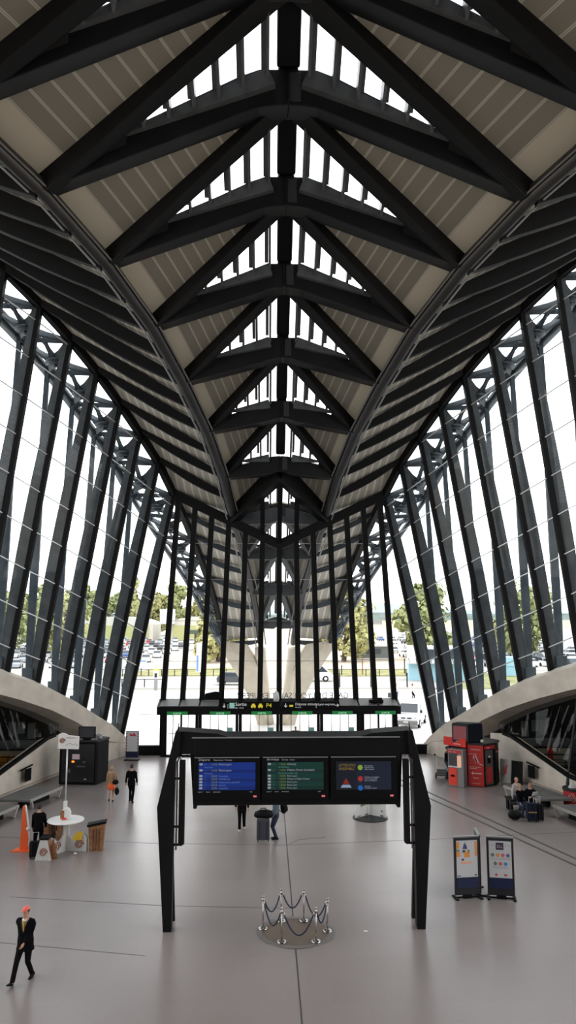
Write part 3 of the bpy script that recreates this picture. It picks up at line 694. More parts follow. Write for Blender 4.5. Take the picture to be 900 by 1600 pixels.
SGR = screen_mat('grey_blue_screen', (.004, .006, .012), 1.0)
TW = mat('screen_white_text', (.02, .02, .02), .4, emit=(.62, .66, .75), estr=0.38); TB = mat('screen_blue_text', (.02, .02, .02), .4, emit=(.18, .32, .8), estr=0.45)
TY = mat('screen_yellow_text', (.02, .02, .02), .4, emit=(.42, .5, .1), estr=0.35); TGR = mat('screen_green_text', (.02, .02, .02), .4, emit=(.2, .5, .42), estr=0.40)
TO = mat('screen_orange_text', (.02, .02, .02), .4, emit=(.42, .27, .03), estr=0.45); PINK = mat('pink_logo', (.5, .1, .12), .4, emit=(.7, .18, .18), estr=.5)
def rowtext(par, x, z, rows, m, size, dz, align='LEFT', sx=1):
    for i, r in enumerate(rows):
        if r: txt(r, (x, -.025, z-dz*i), size, m, par, align=align, sx=sx, ext=.001)
for idx, (x0, x1, nm) in enumerate(((-2.94, -1.02, 'blue departures screen'), (-.95, .99, 'green arrivals screen'), (1.06, 3.0, 'grey safety notice screen'))):
    cx = (x0+x1)/2; sc = MB().box((0, 0, 0), (x1-x0, .05, 1.2)).build('screen', BLKP, gan, bevel=.008); sc.location = (cx, -.16, 4.2); sc['label'] = nm
    MB().box((0, -.03, .6), (x1-x0-.02, .03, .025)).build('bezel_edge', mat('grey_edge_line', (.22, .22, .22), .4), sc)
    MB().box((.82, -.028, -.5), (.1, .01, .05)).build('logo', PINK, sc)
    wd = .85
    if idx < 2:
        MB().box((0, -.022, .07), (1.66, .01, .78)).build('display', SB if idx == 0 else SGN, sc)
        r_ = MB()
        for i in (1, 2.6, 4): r_.box((0, -.0275, .36-.155*i), (1.66, .002, .09))
        r_.build('display_rows', SB2 if idx == 0 else SG2, sc)
        txt('Départs' if idx == 0 else 'Arrivées', (-.84, -.03, .51), .095, TW, sc, sx=1.1); txt('Departures - Partenze' if idx == 0 else 'Arrivals - Arrivi', (-.4, -.03, .51), .06, TW, sc)
        zs = [.4, .23, .07, -.015, -.1, -.185, -.27] if idx == 0 else [.4, .23, .07, -.015, -.1, -.185, -.27]
        dest = ['Paris Lyon', 'Paris Lyon', 'Grenoble', 'MARSEILLE', 'Milano porta garibaldi', 'Annecy', 'Grenoble'] if idx == 0 else ['Annecy', 'Milano Porta Garibaldi', 'Paris Lyon', 'Marne la Vallée Chessy', 'Paris Lyon', 'Paris Lyon', 'Paris Lyon']
        sub = ['Paris Lyon', 'Paris Lyon'] if idx == 0 else ['via Chambéry', 'Torino Porta Susa  Oulx']
        tms = ['11h26', '11h56', '12h02', '12h04', '12h18', '12h24', '12h30']
        for j, z in enumerate(zs):
            big = j < 2
            txt(dest[j], (-.24, -.03, z-.02), .088 if big else .07, TW if idx else TB if not big else TW, sc, ext=.001)
            txt(tms[j], (-.47, -.03, z-.02), .075, TY, sc, ext=.001)
            txt('----', (-.68, -.03, z-.01), .07, TB if idx == 0 else TGR, sc, ext=.001)
            MB().box((-.76, -.029, z+.01), (.09, .002, .055)).build('train_logo', TW, sc)
        for j, z in enumerate((.315, .145)): txt(sub[j], (-.66 if idx == 0 else -.5, -.03, z-.01), .058, TB if idx == 0 else TGR, sc, ext=.001)
        txt('train n°      heure      destination', (-.84, -.03, -.385), .05, TW, sc, ext=.001); txt('voie', (.66, -.03, -.385), .05, TW, sc, ext=.001)
    else:
        MB().box((0, -.022, .07), (1.62, .01, .8)).build('display', SGR, sc)
        MB().box((.3, -.028, .07), (1.02, .002, .8)).build('display_side', screen_mat('dusky_blue_screen', (.005, .010, .022), 1), sc)
        txt('ATTENTIFS', (-.73, -.03, .33), .1, TO, sc); txt('ENSEMBLE', (-.73, -.03, .23), .1, TO, sc)
        MB().prism([(-.62, -.17), (-.42, -.17), (-.52, .0)], 'Y', -.032, -.028).build('warning_triangle', mat('red_symbol', (.2, .02, .01), .4, emit=(.4, .03, .02), estr=.2), sc)
        MB().prism([(-.68, -.27), (-.36, -.27), (-.41, -.19), (-.63, -.19)], 'Y', -.032, -.028).build('symbol_base', mat('pale_blue_symbol', (.3, .4, .55), .4, emit=(.3, .4, .55), estr=.15), sc)
        for z, c_, tx in ((.3, (.25, .35, .05), 'Bons gestes\nsignalez tout\nobjet suspect'), (-.02, (.4, .03, .03), 'Gardez vos bagages\nne les laissez pas\nsans surveillance'), (-.28, (.01, .12, .45), 'Appelez\nun agent en gare')):
            disc = MB(); disc.lathe([(0, 0), (.075, 0), (.075, .01), (0, .01)], n=20); d = disc.build('icon', mat('icon_%s' % c_[0].__str__().replace('.', '_'), c_, .4, emit=c_, estr=.25), sc); d.rotation_euler = (pi/2, 0, 0); d.location = (-.1, -.028, z)
            txt(tx, (.02, -.03, z+.03), .055, TW, sc, ext=.001, ls=.9)
# ---------------------------------------------------------------- rope barrier round the floor disc
dsc = empty('floor_disc', (.04, 23.2, 0), 0, 'round brown plate set in a steel ring on the floor inside the rope barrier', 'floor plate')
MB().lathe([(0, 0), (.93, 0), (.93, .012), (0, .012)], n=48).build('centre', mat('brown_floor_plate', (.13, .092, .066), .35, 0, .5, .15, 3), dsc)
MB().lathe([(.93, 0), (1.1, 0), (1.1, .02), (.93, .02), (.93, 0)], n=48).build('ring', mat('brushed_floor_steel', (.24, .22, .21), .35, .6), dsc)
posts = [(-.89, 23.44, 'front-left outer'), (-.37, 22.53, 'near left'), (.58, 22.53, 'near right'), (.95, 23.23, 'right outer'), (.31, 23.97, 'far right'), (-.36, 23.98, 'far left')]
plab = ['leftmost post of the rope ring', 'front left post of the rope ring, nearest the camera', 'front right post of the rope ring', 'rightmost post of the rope ring', 'back right post of the rope ring', 'back left post of the rope ring']
st = empty('stanchion', label='short', cat='barrier post', group='rope barrier posts')
MB().lathe([(0, .02), (.14, .02), (.145, .035), (.1, .05), (.04, .07), (0, .07)], n=24).build('base', CHROME, st, smooth=True)
MB().lathe([(0, .05), (.022, .05), (.022, .8), (0, .8)], n=12).build('pole', CHROME, st, smooth=True)
MB().lathe([(0, .76), (.04, .77), (.04, .83), (.025, .84), (.02, .86), (.035, .885), (.03, .915), (0, .93)], n=16).build('cap', CHROME, st, smooth=True)
for i, (x, y, _) in enumerate(posts):
    o = st if i == 0 else copy_tree(st); o.location = (x, y, 0); o['label'] = 'polished steel ' + plab[i]
NAVY = mat('navy_rope', (.008, .014, .045), .7)
rl = ['navy rope sagging across the front left gap of the ring', 'navy rope hanging lowest across the front gap of the ring', 'navy rope across the front right gap of the ring', 'navy rope across the back right gap of the ring', 'navy rope across the back gap of the ring', 'navy rope across the back left gap of the ring']
for i in range(6):
    a = V((posts[i][0], posts[i][1], .8)); b = V((posts[(i+1) % 6][0], posts[(i+1) % 6][1], .8)); d = (b-a).normalized(); a += d*.045; b -= d*.045
    lim = .62 if i == 1 else .52
    if (b-a).length < .75: lim = .42
    pts = [a.lerp(b, t/14)+V((0, 0, -lim*4*(t/14)*(1-t/14))) for t in range(15)]
    r = empty('barrier_rope', label=rl[i], cat='barrier rope', group='barrier ropes'); MB().tube(pts, .02, 8).build('rope', NAVY, r, smooth=True)
    for p, q in ((pts[0], pts[1]), (pts[-1], pts[-2])): MB().tube([p, p.lerp(q, .8)], .021, 8).build('end_hook', CHROME, r, smooth=True)
# ---------------------------------------------------------------- three poster stands on the right
POST = mat('white_poster', (.56, .56, .57), .4); NAVP = mat('navy_panel', (.008, .016, .06), .35)
def poster_stand(x, y, rz, lab, content):
    r = empty('poster_stand', (x, y, 0), rz, lab, 'poster stand', 'black framed poster stands')
    MB().box((0, 0, .98), (.84, .07, 1.76)).build('frame', DGREY, r, bevel=.01)
    MB().box((0, 0, 1.87), (.86, .09, .04)).build('top_rail', mat('grey_edge_line', (.22, .22, .22), .4), r)
    MB().box((0, -.04, .47), (.72, .015, .3)).build('navy_band', NAVP, r)
    MB().box((0, 0, .05), (.3, .12, .1)).build('base_block', BLKP, r)
    for s in (-1, 1): MB().beam((s*.4, -.22, .02), (s*.4, .22, .02), .09, .04).build('foot', BLKP, r)
    MB().box((0, 0, .03), (.84, .05, .04)).build('foot_bar', BLKP, r)
    p = MB().box((0, 0, 0), (.7, .012, 1.12)).build('poster', POST, r); p.location = (0, -.042, 1.2)
    content(p); return r
def c1(p):
    O = mat('orange_print', (.75, .28, .04), .5); N = mat('navy_print', (.06, .05, .15), .5); G = mat('green_print', (.03, .25, .15), .5); P = mat('salmon_print', (.8, .4, .3), .5)
    b = MB(); b.box((-.3, -.008, .42), (.09, .003, .22)); b.box((-.29, -.008, .15), (.11, .003, .16)); b.box((0, -.008, .13), (.18, .003, .17)); b.box((.3, -.008, .3), (.07, .003, .45)); b.build('printed_shapes', O, p)
    MB().tube([(-.04, -.009, .215), (-.03, -.009, .25), (.03, -.009, .25), (.04, -.009, .215)], .008, 6).build('printed_handle', O, p)
    b = MB(); b.prism([(-.14, .3), (.02, .3), (-.02, .44), (-.1, .44)], 'Y', -.01, -.006); b.box((-.1, -.008, .23), (.1, .003, .07)); b.box((-.14, -.008, -.02), (.08, .003, .06)); b.build('printed_bag', N, p)
    MB().tube([(-.09, -.009, .44), (-.06, -.009, .5), (-.03, -.009, .44)], .008, 6).build('printed_handle', N, p)
    b = MB(); b.box((.06, -.008, .23), (.06, .003, .09)); b.box((-.3, -.008, .26), (.1, .003, .05)); b.build('printed_shapes', G, p)
    b = MB(); b.box((-.03, -.008, -.12), (.36, .003, .07)); b.build('printed_title', P, p)
    b = MB(); b.box((-.28, -.008, -.51), (.12, .003, .03)); b.box((.28, -.008, -.5), (.08, .003, .04)); b.build('printed_logo', N, p)
def c2(p):
    cols = [(.15, .2, .15), (.7, .3, .06), (.7, .12, .12), (.1, .12, .35), (.1, .2, .15), (.65, .12, .1), (.05, .25, .55)]
    MB().box((-.01, -.008, .4), (.24, .003, .22)).build('printed_square', mat('plum_print', (.06, .03, .07), .5), p)
    txt('NOS\nSERVICES', (-.1, -.012, .4), .045, POST, p)
    b = MB(); b.box((-.01, -.008, .43), (.66, .003, .006)); b.build('printed_line', mat('grey_print', (.3, .3, .3), .5), p)
    for i, c in enumerate(cols):
        x, z = ((-.24+.16*i, .13) if i < 4 else (-.16+.16*(i-4), -.13))
        d = MB().lathe([(0, 0), (.055, 0), (.055, .004), (0, .004)], n=20).build('printed_icon', mat('icon_print_%d' % i, c, .5), p); d.rotation_euler = (pi/2, 0, 0); d.location = (x, -.007, z)
        f = MB(); f.box((x, -.008, z-.09), (.12, .002, .008)); f.box((x, -.008, z-.13), (.12, .002, .008)); f.box((x-.06, -.008, z-.11), (.008, .002, .04)); f.box((x+.06, -.008, z-.11), (.008, .002, .04)); f.build('printed_box', mat('grey_print', (.3, .3, .3), .5), p)
    b = MB(); b.box((-.14, -.008, -.47), (.07, .003, .07)); b.box((.15, -.008, -.47), (.1, .003, .05)); b.build('printed_logo', mat('red_print', (.6, .05, .08), .5), p)
poster_stand(5.62, 25.72, .12, 'black poster stand with orange bags on its poster, left of the pair', c1)
poster_stand(6.68, 25.62, -.22, 'black poster stand with seven round coloured icons on its white poster', c2)
poster_stand(6.12, 26.25, 1.45, 'third poster stand seen edge on behind the other two', lambda p: None)
# open white folder display behind the gantry
ws = empty('folding_display', (3.8, 35.4, 0), 0, 'white winged display on a dark oval base behind the departures gantry', 'display stand')
MB().lathe([(0, 0), (.78, 0), (.78, .03), (0, .03)], n=32).build('base', DGREY, ws)
for a, b in (((-.68, -.12), (-.02, .45)), ((.68, -.12), (.02, .45))):
    w_ = MB().seg(a, b, .03, 1.75, .03).build('wing', WHITE, ws)
for x, y, z, dx, dz, m in ((-.28, .13, .62, .2, .25, 'lime_print'), (-.12, .28, .6, .06, .1, 'navy_print2'), (.25, .17, .66, .22, .2, 'navy_print2'), (.5, -.02, .3, .06, .06, 'navy_print2'), (-.12, .27, .1, .1, .06, 'navy_print2'), (.5, -.03, .1, .14, .06, 'navy_print2'), (-.5, -.04, .1, .2, .03, 'navy_print2')):
    a = .71 if x < 0 else -.71
    MB().box((x, y-.045, z), (dx, .01, dz), a).build('print', mat(m, (.25, .3, .05) if m[0] == 'l' else (.04, .04, .07), .5), ws)
# ---------------------------------------------------------------- black ticket kiosk on the left
def face(par, p, q, name, m, u0, u1, z0, z1, th=.03, off=.005):
    """panel on the outward face p->q between fractions u0..u1"""
    p, q = V(p), V(q); a = p.lerp(q, u0); b = p.lerp(q, u1)
    return MB().seg(a, b, z0, z1, th, off).build(name, m, par)
def face_txt(par, p, q, body, m, u, z, size, off=.04, sx=1, align='LEFT'):
    p, q = V(p), V(q); d = (q-p).normalized(); nr = V((d.y, -d.x)); c = p.lerp(q, u)+nr*off
    return txt(body, (c.x, c.y, z), size, m, par, (pi/2, 0, atan2(d.y, d.x)), align, sx=sx)
GLB = mat('glossy_black_panel', (.009, .009, .011), .25)
kl = empty('ticket_kiosk', (-10.7, 42.6, 0), 0, 'tall black ticket kiosk with a small lit screen against the left arch', 'ticket kiosk')
pl = [(-1.1, -.1), (.85, -.32), (.95, -.25), (1.3, .8), (.6, 1.3), (-.7, 1.3)]
MB().prism(pl, 'Z', .04, 2.2).build('body', BLKP, kl); MB().prism([(x*1.03, y*1.03-.02) for x, y in pl], 'Z', 2.2, 2.3).build('roof_slab', DGREY, kl)
MB().prism([(x*.98, y*.98) for x, y in pl], 'Z', 0, .06).build('plinth_or_shade', DGREY, kl)
P0, P1 = pl[0], pl[1]
face(kl, P0, P1, 'front_panel', GLB, .06, .97, .15, 2.1)
scr = face(kl, P0, P1, 'screen', mat('pinkish_screen', (.05, .04, .05), .3, emit=(.5, .38, .42), estr=.45), .36, .56, 1.32, 1.58, .03, .035)
face(kl, P0, P1, 'indicator_light', mat('orange_light', (.8, .25, .02), .4, emit=(1, .22, .02), estr=2.0), .35, .42, 1.16, 1.24, .03, .035)
face(kl, P0, P1, 'card_slot', DGREY, .66, .71, 1.3, 1.4, .03, .035); face(kl, P0, P1, 'card_slot', mat('grey_pad', (.1, .1, .1), .4), .66, .72, 1.12, 1.22, .03, .035)
face(kl, P0, P1, 'keypad', mat('grey_pad', (.1, .1, .1), .4), .48, .72, .92, .98, .03, .035); face(kl, P0, P1, 'ticket_tray', mat('grey_pad', (.1, .1, .1), .4), .26, .32, .62, .82, .03, .035)
face(kl, P0, P1, 'label_plate', WHITED, .7, .76, .28, .33, .01, .036)
face_txt(kl, P0, P1, '-c-  ticket', mat('dim_white_print', (.15, .15, .15), .5), .36, 1.78, .08)
tv = empty('television', (-10.4, 42.55, 2.3), -.1, 'black flat television standing on the black kiosk', 'television')
MB().box((0, 0, .38), (.92, .09, .6)).build('housing', BLKP, tv, bevel=.01); MB().box((0, -.05, .38), (.84, .01, .52)).build('screen', mat('dark_tv_glass', (.012, .014, .022), .15), tv); MB().box((0, 0, .04), (.4, .25, .08)).build('foot', BLKP, tv)
tag(MB().lathe([(0, 0), (.1, 0), (.12, .15), (.06, .26), (0, .3)], (-9.75, 42.75, 2.31), 14).ell((-9.68, 42.6, 2.58), (.16, .2, .09)).build('camera_dome', mat('grey_dome', (.4, .4, .38), .5), smooth=True), 'pale rounded device standing on the black kiosk beside the television', 'camera')
# ---------------------------------------------------------------- red kiosk cluster on the right
kr = empty('ticket_kiosk', (10.2, 42.3, 0), 0, 'red and black many-sided ticket kiosk against the right arch', 'ticket kiosk')
pr = [(-1.2, .2), (-.4, -.72), (.36, -1.02), (1.1, -.62), (1.5, .15), (.9, 1.2), (-.6, 1.3)]
MB().prism(pr, 'Z', .03, 2.1).build('body', BLKP, kr); MB().prism([(x*1.05, y*1.05) for x, y in pr], 'Z', 2.1, 2.2).build('roof_slab', DGREY, kr)
WP = mat('white_print', (.7, .66, .62), .5)
a, b = pr[1], pr[2]
rp_ = face(kr, a, b, 'front_panel', RED, 0, 1, .03, 2.1, .05)
face_txt(kr, a, b, 'rhônexpress', WP, .2, 1.86, .1, .07); face_txt(kr, a, b, 'Lyon Part-Dieu', WP, .0, 1.63, .08, .07)
face_txt(kr, a, b, 'Achetez votre titre\nde transport', WP, .1, .98, .075, .07); face_txt(kr, a, b, 'Tickets', WP, .3, .42, .1, .07); face_txt(kr, a, b, 'www.rhonexpress.fr', WP, .25, .16, .05, .07)
def on_face(a, b, u, z, off=.065):
    a, b = V(a), V(b); d = (b-a).normalized(); n_ = V((d.y, -d.x)); c = a.lerp(b, u)+n_*off; return V((c.x, c.y, z))
m_ = MB(); m_.tube([on_face(a, b, .22, .68), on_face(a, b, .88, .68)], .014, 6); m_.tube([on_face(a, b, .34, .76), on_face(a, b, .22, .68), on_face(a, b, .34, .6)], .014, 6); m_.build('arrow', WP, kr)
def phone(par, a, b, u, z, k=1, off=.065):
    m_ = MB(); q = [(.42, .3), (.55, .34), (.72, .04), (.58, -.02)]
    pp = [on_face(a, b, u+(x-.55)*.9*k, z+y*k, off) for x, y in q]
    m_.tube(pp+[pp[0]], .011*k, 6); m_.tube([on_face(a, b, u+(x-.55)*.9*k, z+y*k, off) for x, y in ((.38, .22), (.42, .37), (.56, .42), (.72, .12), (.8, -.02), (1.1, -.1))], .012*k, 6)
    q = [(.49, .27), (.55, .29), (.64, .1), (.58, .06)]; m_.build('hand_and_phone_print', WP, par)
    MB().tube([on_face(a, b, u+(x-.55)*.9*k, z+y*k, off) for x, y in ((.5, .25), (.62, .08))], .035*k, 6).build('phone_screen_print', mat('dark_print', (.08, .01, .01), .5), par)
phone(kr, a, b, .5, 1.2)
a, b = pr[0], pr[1]   # ticket machine standing proud on the left face
tmn = empty('ticket_machine', (kr.location.x-.95, kr.location.y-.72, 0), atan2(-.92, .8)+.25, 'red and steel ticket machine with a lit recess in front of the red kiosk', 'ticket machine')
MB().box((0, 0, .95), (.86, .5, 1.9)).build('body', mat('steel_grey_cabinet', (.2, .19, .19), .35, .3), tmn, bevel=.02)
MB().box((-.05, -.26, 1.78), (.74, .02, .16)).build('header', RED, tmn); MB().box((-.12, -.26, 1.38), (.5, .02, .62)).build('recess', mat('dark_recess', (.03, .03, .035), .3), tmn)
MB().box((.2, -.27, 1.3), (.22, .02, .6)).build('lit_map', mat('lit_map_panel', (.5, .3, .22), .4, emit=(.8, .42, .28), estr=.5), tmn)
MB().box((-.16, -.265, .52), (.44, .03, .88)).build('door_panel', REDB, tmn, bevel=.01); MB().box((-.16, -.3, .56), (.2, .02, .09)).build('tray', BLKP, tmn)
MB().box((-.05, -.3, 1.02), (.66, .12, .04)).build('shelf', ALU, tmn)
txt('Billets - Tickets', (-.38, -.275, 1.75), .07, WP, tmn)
face(kr, (-1.25, .15), (-.42, -.8), 'header_band', mat('bright_header', (.62, .03, .02), .4), -.1, 1.0, 1.98, 2.42, .07, .1)
face_txt(kr, (-1.25, .15), (-.42, -.8), 'tickets', WP, .34, 2.23, .14, .19); face_txt(kr, (-1.25, .15), (-.42, -.8), 'express', WP, .42, 2.08, .14, .19)
a, b = pr[2], pr[3]
face(kr, a, b, 'side_machine', mat('grey_machine', (.07, .065, .065), .4), .1, .72, .1, 1.85, .05); face(kr, a, b, 'side_panel', RED, .15, .6, .2, 1.0, .03, .06)
face(kr, a, b, 'side_header', RED, .05, .9, 1.9, 2.08, .05); face(kr, a, b, 'side_slot', BLKP, .25, .5, 1.2, 1.5, .03, .06); face(kr, a, b, 'side_notice', WP, .3, .45, 1.48, 1.58, .01, .1)
face(kr, pr[3], pr[4], 'thin_header', RED, .1, 1, 1.65, 1.72, .02, .01)
face_txt(kr, a, b, 'tickets', WP, .2, 1.95, .1, .06)
tv = empty('television', (9.95, 41.75, 2.2), 0, 'pair of black boxed televisions in a V on the red kiosk, left one dimly red', 'television')
MB().prism([(-.85, .2), (-.12, -.32), (.7, -.05), (.72, .25), (-.4, .7)], 'Z', 0, .98).build('housing', BLKP, tv, bevel=.02)
MB().seg((-.85, .2), (-.12, -.32), .04, .94, .03, .005).build('bezel', DGREY, tv)
f_ = MB().seg((-.78, .15), (-.2, -.263), .14, .84, .02, .03).build('screen', mat('dim_red_screen', (.03, .01, .012), .3, emit=(.16, .03, .035), estr=.8), tv); f_['label'] = 'dim red screen'
MB().seg((-.12, -.32), (.7, -.05), .05, .93, .02, .005).build('screen', mat('dark_tv_glass', (.012, .014, .022), .15), tv)
tag(MB().ell((10.55, 41.45, 2.3), (.09, .09, .09)).build('cream_ball', mat('cream_knob', (.6, .58, .45), .5), smooth=True), 'small cream ball lying on the red kiosk roof', 'ball')
rc = empty('red_counter', (13.75, 37.35, 0), 0, 'rounded red counter with a dark top cut by the right picture edge', 'counter')
MB().lathe([(0, .05), (.5, .05), (.5, .72), (0, .72)], n=40).build('body', RED, rc); MB().lathe([(0, .72), (.54, .72), (.54, .82), (0, .82)], n=40).build('top', DGREY, rc)
for k, pts in enumerate((((-.42, .3), (-.32, .36), (-.16, .12), (-.28, .06), (-.42, .3)), ((-.5, .2), (-.4, .42), (-.26, .42), (-.1, .12), (.06, .02)))):
    MB().tube([(x*.9, -sqrt(max(.01, .52**2-(x*.9)**2)), z+.2) for x, z in pts], .01, 6).build('hand_and_phone_print', WP, rc)
tag(MB().add([(-.1, -.15, 0), (.2, -.1, 0), (.15, .15, 0), (-.15, .1, 0), (.03, 0, .34)], [(3, 2, 1, 0), (0, 1, 4), (1, 2, 4), (2, 3, 4), (3, 0, 4)]).build('folded_leaflet', WHITED), 'white folded leaflet standing on the rounded red counter', 'leaflet').location = (13.62, 37.3, .82)
# posters leaning on the wall behind the bench
for x, y, m, lab in ((12.0, 42.3, WHITED, 'white leaning poster with a red slash beside the red kiosk'), (12.45, 41.75, BLKP, 'black leaning board propped beside the white poster')):
    o = empty('leaning_poster', (x, y, 0), -.75, lab, 'poster')
    MB().box((0, 0, .62), (.62, .04, 1.2), 0, 0, -.12).build('board', m, o)
    if m == WHITED:
        MB().prism([(-.12, .3), (0, .6), (-.05, .63), (.14, 1.0), (.05, .62), (.1, .58)], 'Y', -.1, -.04).build('red_mark', REDB, o)
# poster stand by the left arch
ps = empty('poster_stand', (-9.12, 49.3, 0), -.05, 'tall poster stand with a dotted frame at the foot of the left arch', 'poster stand')
MB().box((0, 0, .95), (.8, .07, 1.62)).build('frame', mat('dark_red_navy_frame', (.05, .02, .04), .5), ps, bevel=.01)
MB().box((0, -.04, 1.12), (.66, .02, 1.2)).build('poster', mat('grey_white_poster', (.6, .6, .62), .5), ps)
m_ = MB()
for k in range(7):
    for s in (-1, 1): m_.box((s*.365, -.042, .6+.18*k), (.04, .01, .07))
for k in range(5): m_.box((-.28+.14*k, -.042, 1.74), (.06, .01, .03))
m_.build('frame_dots', WHITED, ps)
m_ = MB(); m_.prism([(-.2, 1.5), (-.1, 1.62), (.0, 1.52), (.1, 1.66), (.22, 1.5), (.24, 1.44), (-.1, 1.44)], 'Y', -.056, -.05); m_.build('printed_shape', mat('red_print', (.6, .05, .08), .5), ps)
MB().box((0, -.042, .34), (.7, .02, .3)).build('navy_band', NAVP, ps); MB().box((0, 0, .03), (.9, .5, .05)).build('base', BLKP, ps)
# ---------------------------------------------------------------- pedal charging table on the left
ct = empty('charging_table', (-8.5, 31.0, 0), 0, 'white round pedal charging table with wooden seats and spiral logos', 'charging table')
MB().lathe([(0, 1.1), (.68, 1.1), (.7, 1.125), (.68, 1.15), (0, 1.15)], n=48).build('tabletop', WHITE, ct, smooth=False)
BRN = mat('brown_logo_ring', (.3, .12, .07), .5)
def spiral(par, c, r, rz):
    c = V(c); m_ = MB(); pts = []
    for k in range(26):
        a = k*.45; rr = r*(1-k/30); pts.append(c+Matrix.Rotation(rz, 3, 'Z') @ V((rr*cos(a), -.0, rr*sin(a))))
    m_.tube(pts, r*.15, 6); return m_.build('spiral_logo', BRN, par, smooth=True)
for i, (ang, ln) in enumerate(((-.05, .85), (2.3, .75), (-2.15, .75))):
    d = V((cos(ang), sin(ang), 0)); p_ = MB()
    prof = [(.0, 0), (ln, 0), (ln, .5), (ln-.12, .62), (ln-.3, .42), (ln-.45, .2), (.28, .28), (.16, .6), (.14, 1.1), (0, 1.1)]
    wd = .09; nrm = V((-d.y, d.x, 0))
    vs = [d*x+V((0, 0, z))+nrm*wd*s for s in (-1, 1) for x, z in prof]; n = len(prof)
    p_.add(vs, [tuple(range(n)), tuple(range(2*n-1, n-1, -1))]+[((k+1) % n, k, n+k, n+(k+1) % n) for k in range(n)])
    p_.build('arm', WHITED, ct, bevel=.01)
    if d.y < .6: spiral(ct, d*(ln-.28)+V((0, 0, .27))-nrm*.1*(1 if nrm.y > 0 else -1), .17, ang if nrm.y > 0 else ang+pi)
MB().lathe([(0, .1), (.12, .1), (.1, .6), (.13, 1.1), (0, 1.1)], n=16).build('column', WHITED, ct, smooth=True)
MB().beam((-.2, -.1, .4), (-.17, -.14, 1.09), .2, .1, up=(0, 1, 0)).build('column_inlay', WOOD, ct, bevel=.03)
# seats
def seat(x, y, rz, w0, w1, dp, h, front_white, slope=0):
    r = empty('seat', (x, y, 0), rz, parent=ct)
    b = MB(); b.add([(-w0/2, -dp/2, 0), (w0/2, -dp/2, 0), (w0/2, dp/2, 0), (-w0/2, dp/2, 0), (-w1/2, -dp/2+.03, h), (w1/2, -dp/2+.03, h+slope), (w1/2, dp/2-.03, h+slope), (-w1/2, dp/2-.03, h)],
          [(3, 2, 1, 0), (4, 5, 6, 7), (0, 1, 5, 4), (1, 2, 6, 5), (2, 3, 7, 6), (3, 0, 4, 7)])
    b.build('seat_body', WOOD, r)
    if front_white:
        MB().prism([(-w0/2-.01, .0), (w0/2+.01, 0), (w1/2+.01, h), (-w1/2-.01, h)], 'Y', -dp/2-.03, -dp/2+.005).build('seat_front', WHITED, r)
        spiral(r, (0, -dp/2-.035, .28), .15, 0)
    else:
        m2 = MB()
        for k in range(-1, 2): m2.box((k*w0*.22, -dp/2+.005, h*.48), (.015, .03, h*.9))
        m2.build('seat_grooves', mat('dark_groove', (.06, .03, .015), .6), r)
    MB().beam((-w1/2-.05, 0, h+.04), (w1/2+.05, 0, h+slope+.04), dp+.02, .09).build('seat_pad', BLKP, r, bevel=.02)
seat(-.5, -.88, -.0, .58, .24, .5, .7, True); seat(1.18, .1, 0.1, .5, .62, .4, .88, False, .12); seat(-.72, .55, 1.0, .5, .55, .45, .95, False, -.08)
MB().prism([(-.23, .3-.3), (.16, 0), (.16, .1), (.02, .7), (-.02, .7)], 'Y', 0, .02).build('wood_side', WOOD, ct).location = (-.18, -1.0, 0)
tw_ = empty('table_charger', (-8.52, 31.0, 1.15), 0, 'white and orange rounded charging block standing on the round white table', 'charger')
MB().prism([(-.18, 0), (.2, 0), (.2, .28), (.14, .4), (.04, .45), (-.06, .42), (-.15, .32), (-.18, .2)], 'Y', -.1, .1).build('housing', WHITE, tw_, bevel=.03)
MB().box((-.1, -.11, .2), (.14, .02, .3)).build('inlay', WOOD, tw_); MB().box((-.02, -.115, .05), (.16, .02, .07)).build('plug_strip', REDB, tw_)
MB().box((-.02, 0, .55), (.13, .12, .26)).build('pole_socket', WHITE, tw_, bevel=.01)
MB().tube([(-.02, 0, .6), (-.02, 0, 2.7)], .03, 10).build('pole', ALU, tw_, smooth=True)
sb = MB().prism([(-.4, 0), (.4, -.02), (.4, .46), (0, .5), (-.1, .56), (-.25, .6), (-.4, .54)], 'Y', -.03, .03).build('sign_board', WHITE, tw_, bevel=.005); sb.location = (.02, 0, 2.63)
spiral(sb, (-.24, -.04, .3), .11, 0)
MB().tube([(-.1, -.035, .12), (0, -.035, .2), (.08, -.035, .22), (.16, -.035, .14), (.28, -.035, .2), (.36, -.035, .1)], .008, 6).build('route_line', mat('grey_print', (.3, .3, .3), .5), sb)
txt('Rechargez-vous', (-.1, -.035, .4), .055, mat('grey_print', (.3, .3, .3), .5), sb)
YB = mat('yellow_bag', (.75, .48, .03), .5)
tag(MB().add([(-.13, -.08, 0), (.14, -.06, .02), (.13, .1, 0), (-.12, .08, .02), (-.09, -.06, .27), (.19, -.09, .33), (.16, .07, .29), (-.05, .06, .31), (-.2, -.1, .05)], [(3, 2, 1, 0), (4, 5, 6, 7), (0, 1, 5, 4), (1, 2, 6, 5), (2, 3, 7, 6), (3, 0, 4, 7), (0, 8, 4), (0, 3, 8)]).build('yellow_bag', YB, bevel=.015), 'crumpled yellow bag resting on the pedal unit of the charging table', 'bag').location = (-7.98, 30.86, .42)
tag(MB().ell((-7.98, 30.5, .04), (.07, .05, .04), 8).build('crumpled_paper', WHITE), 'small white crumpled paper on the floor beside the charging table', 'paper')
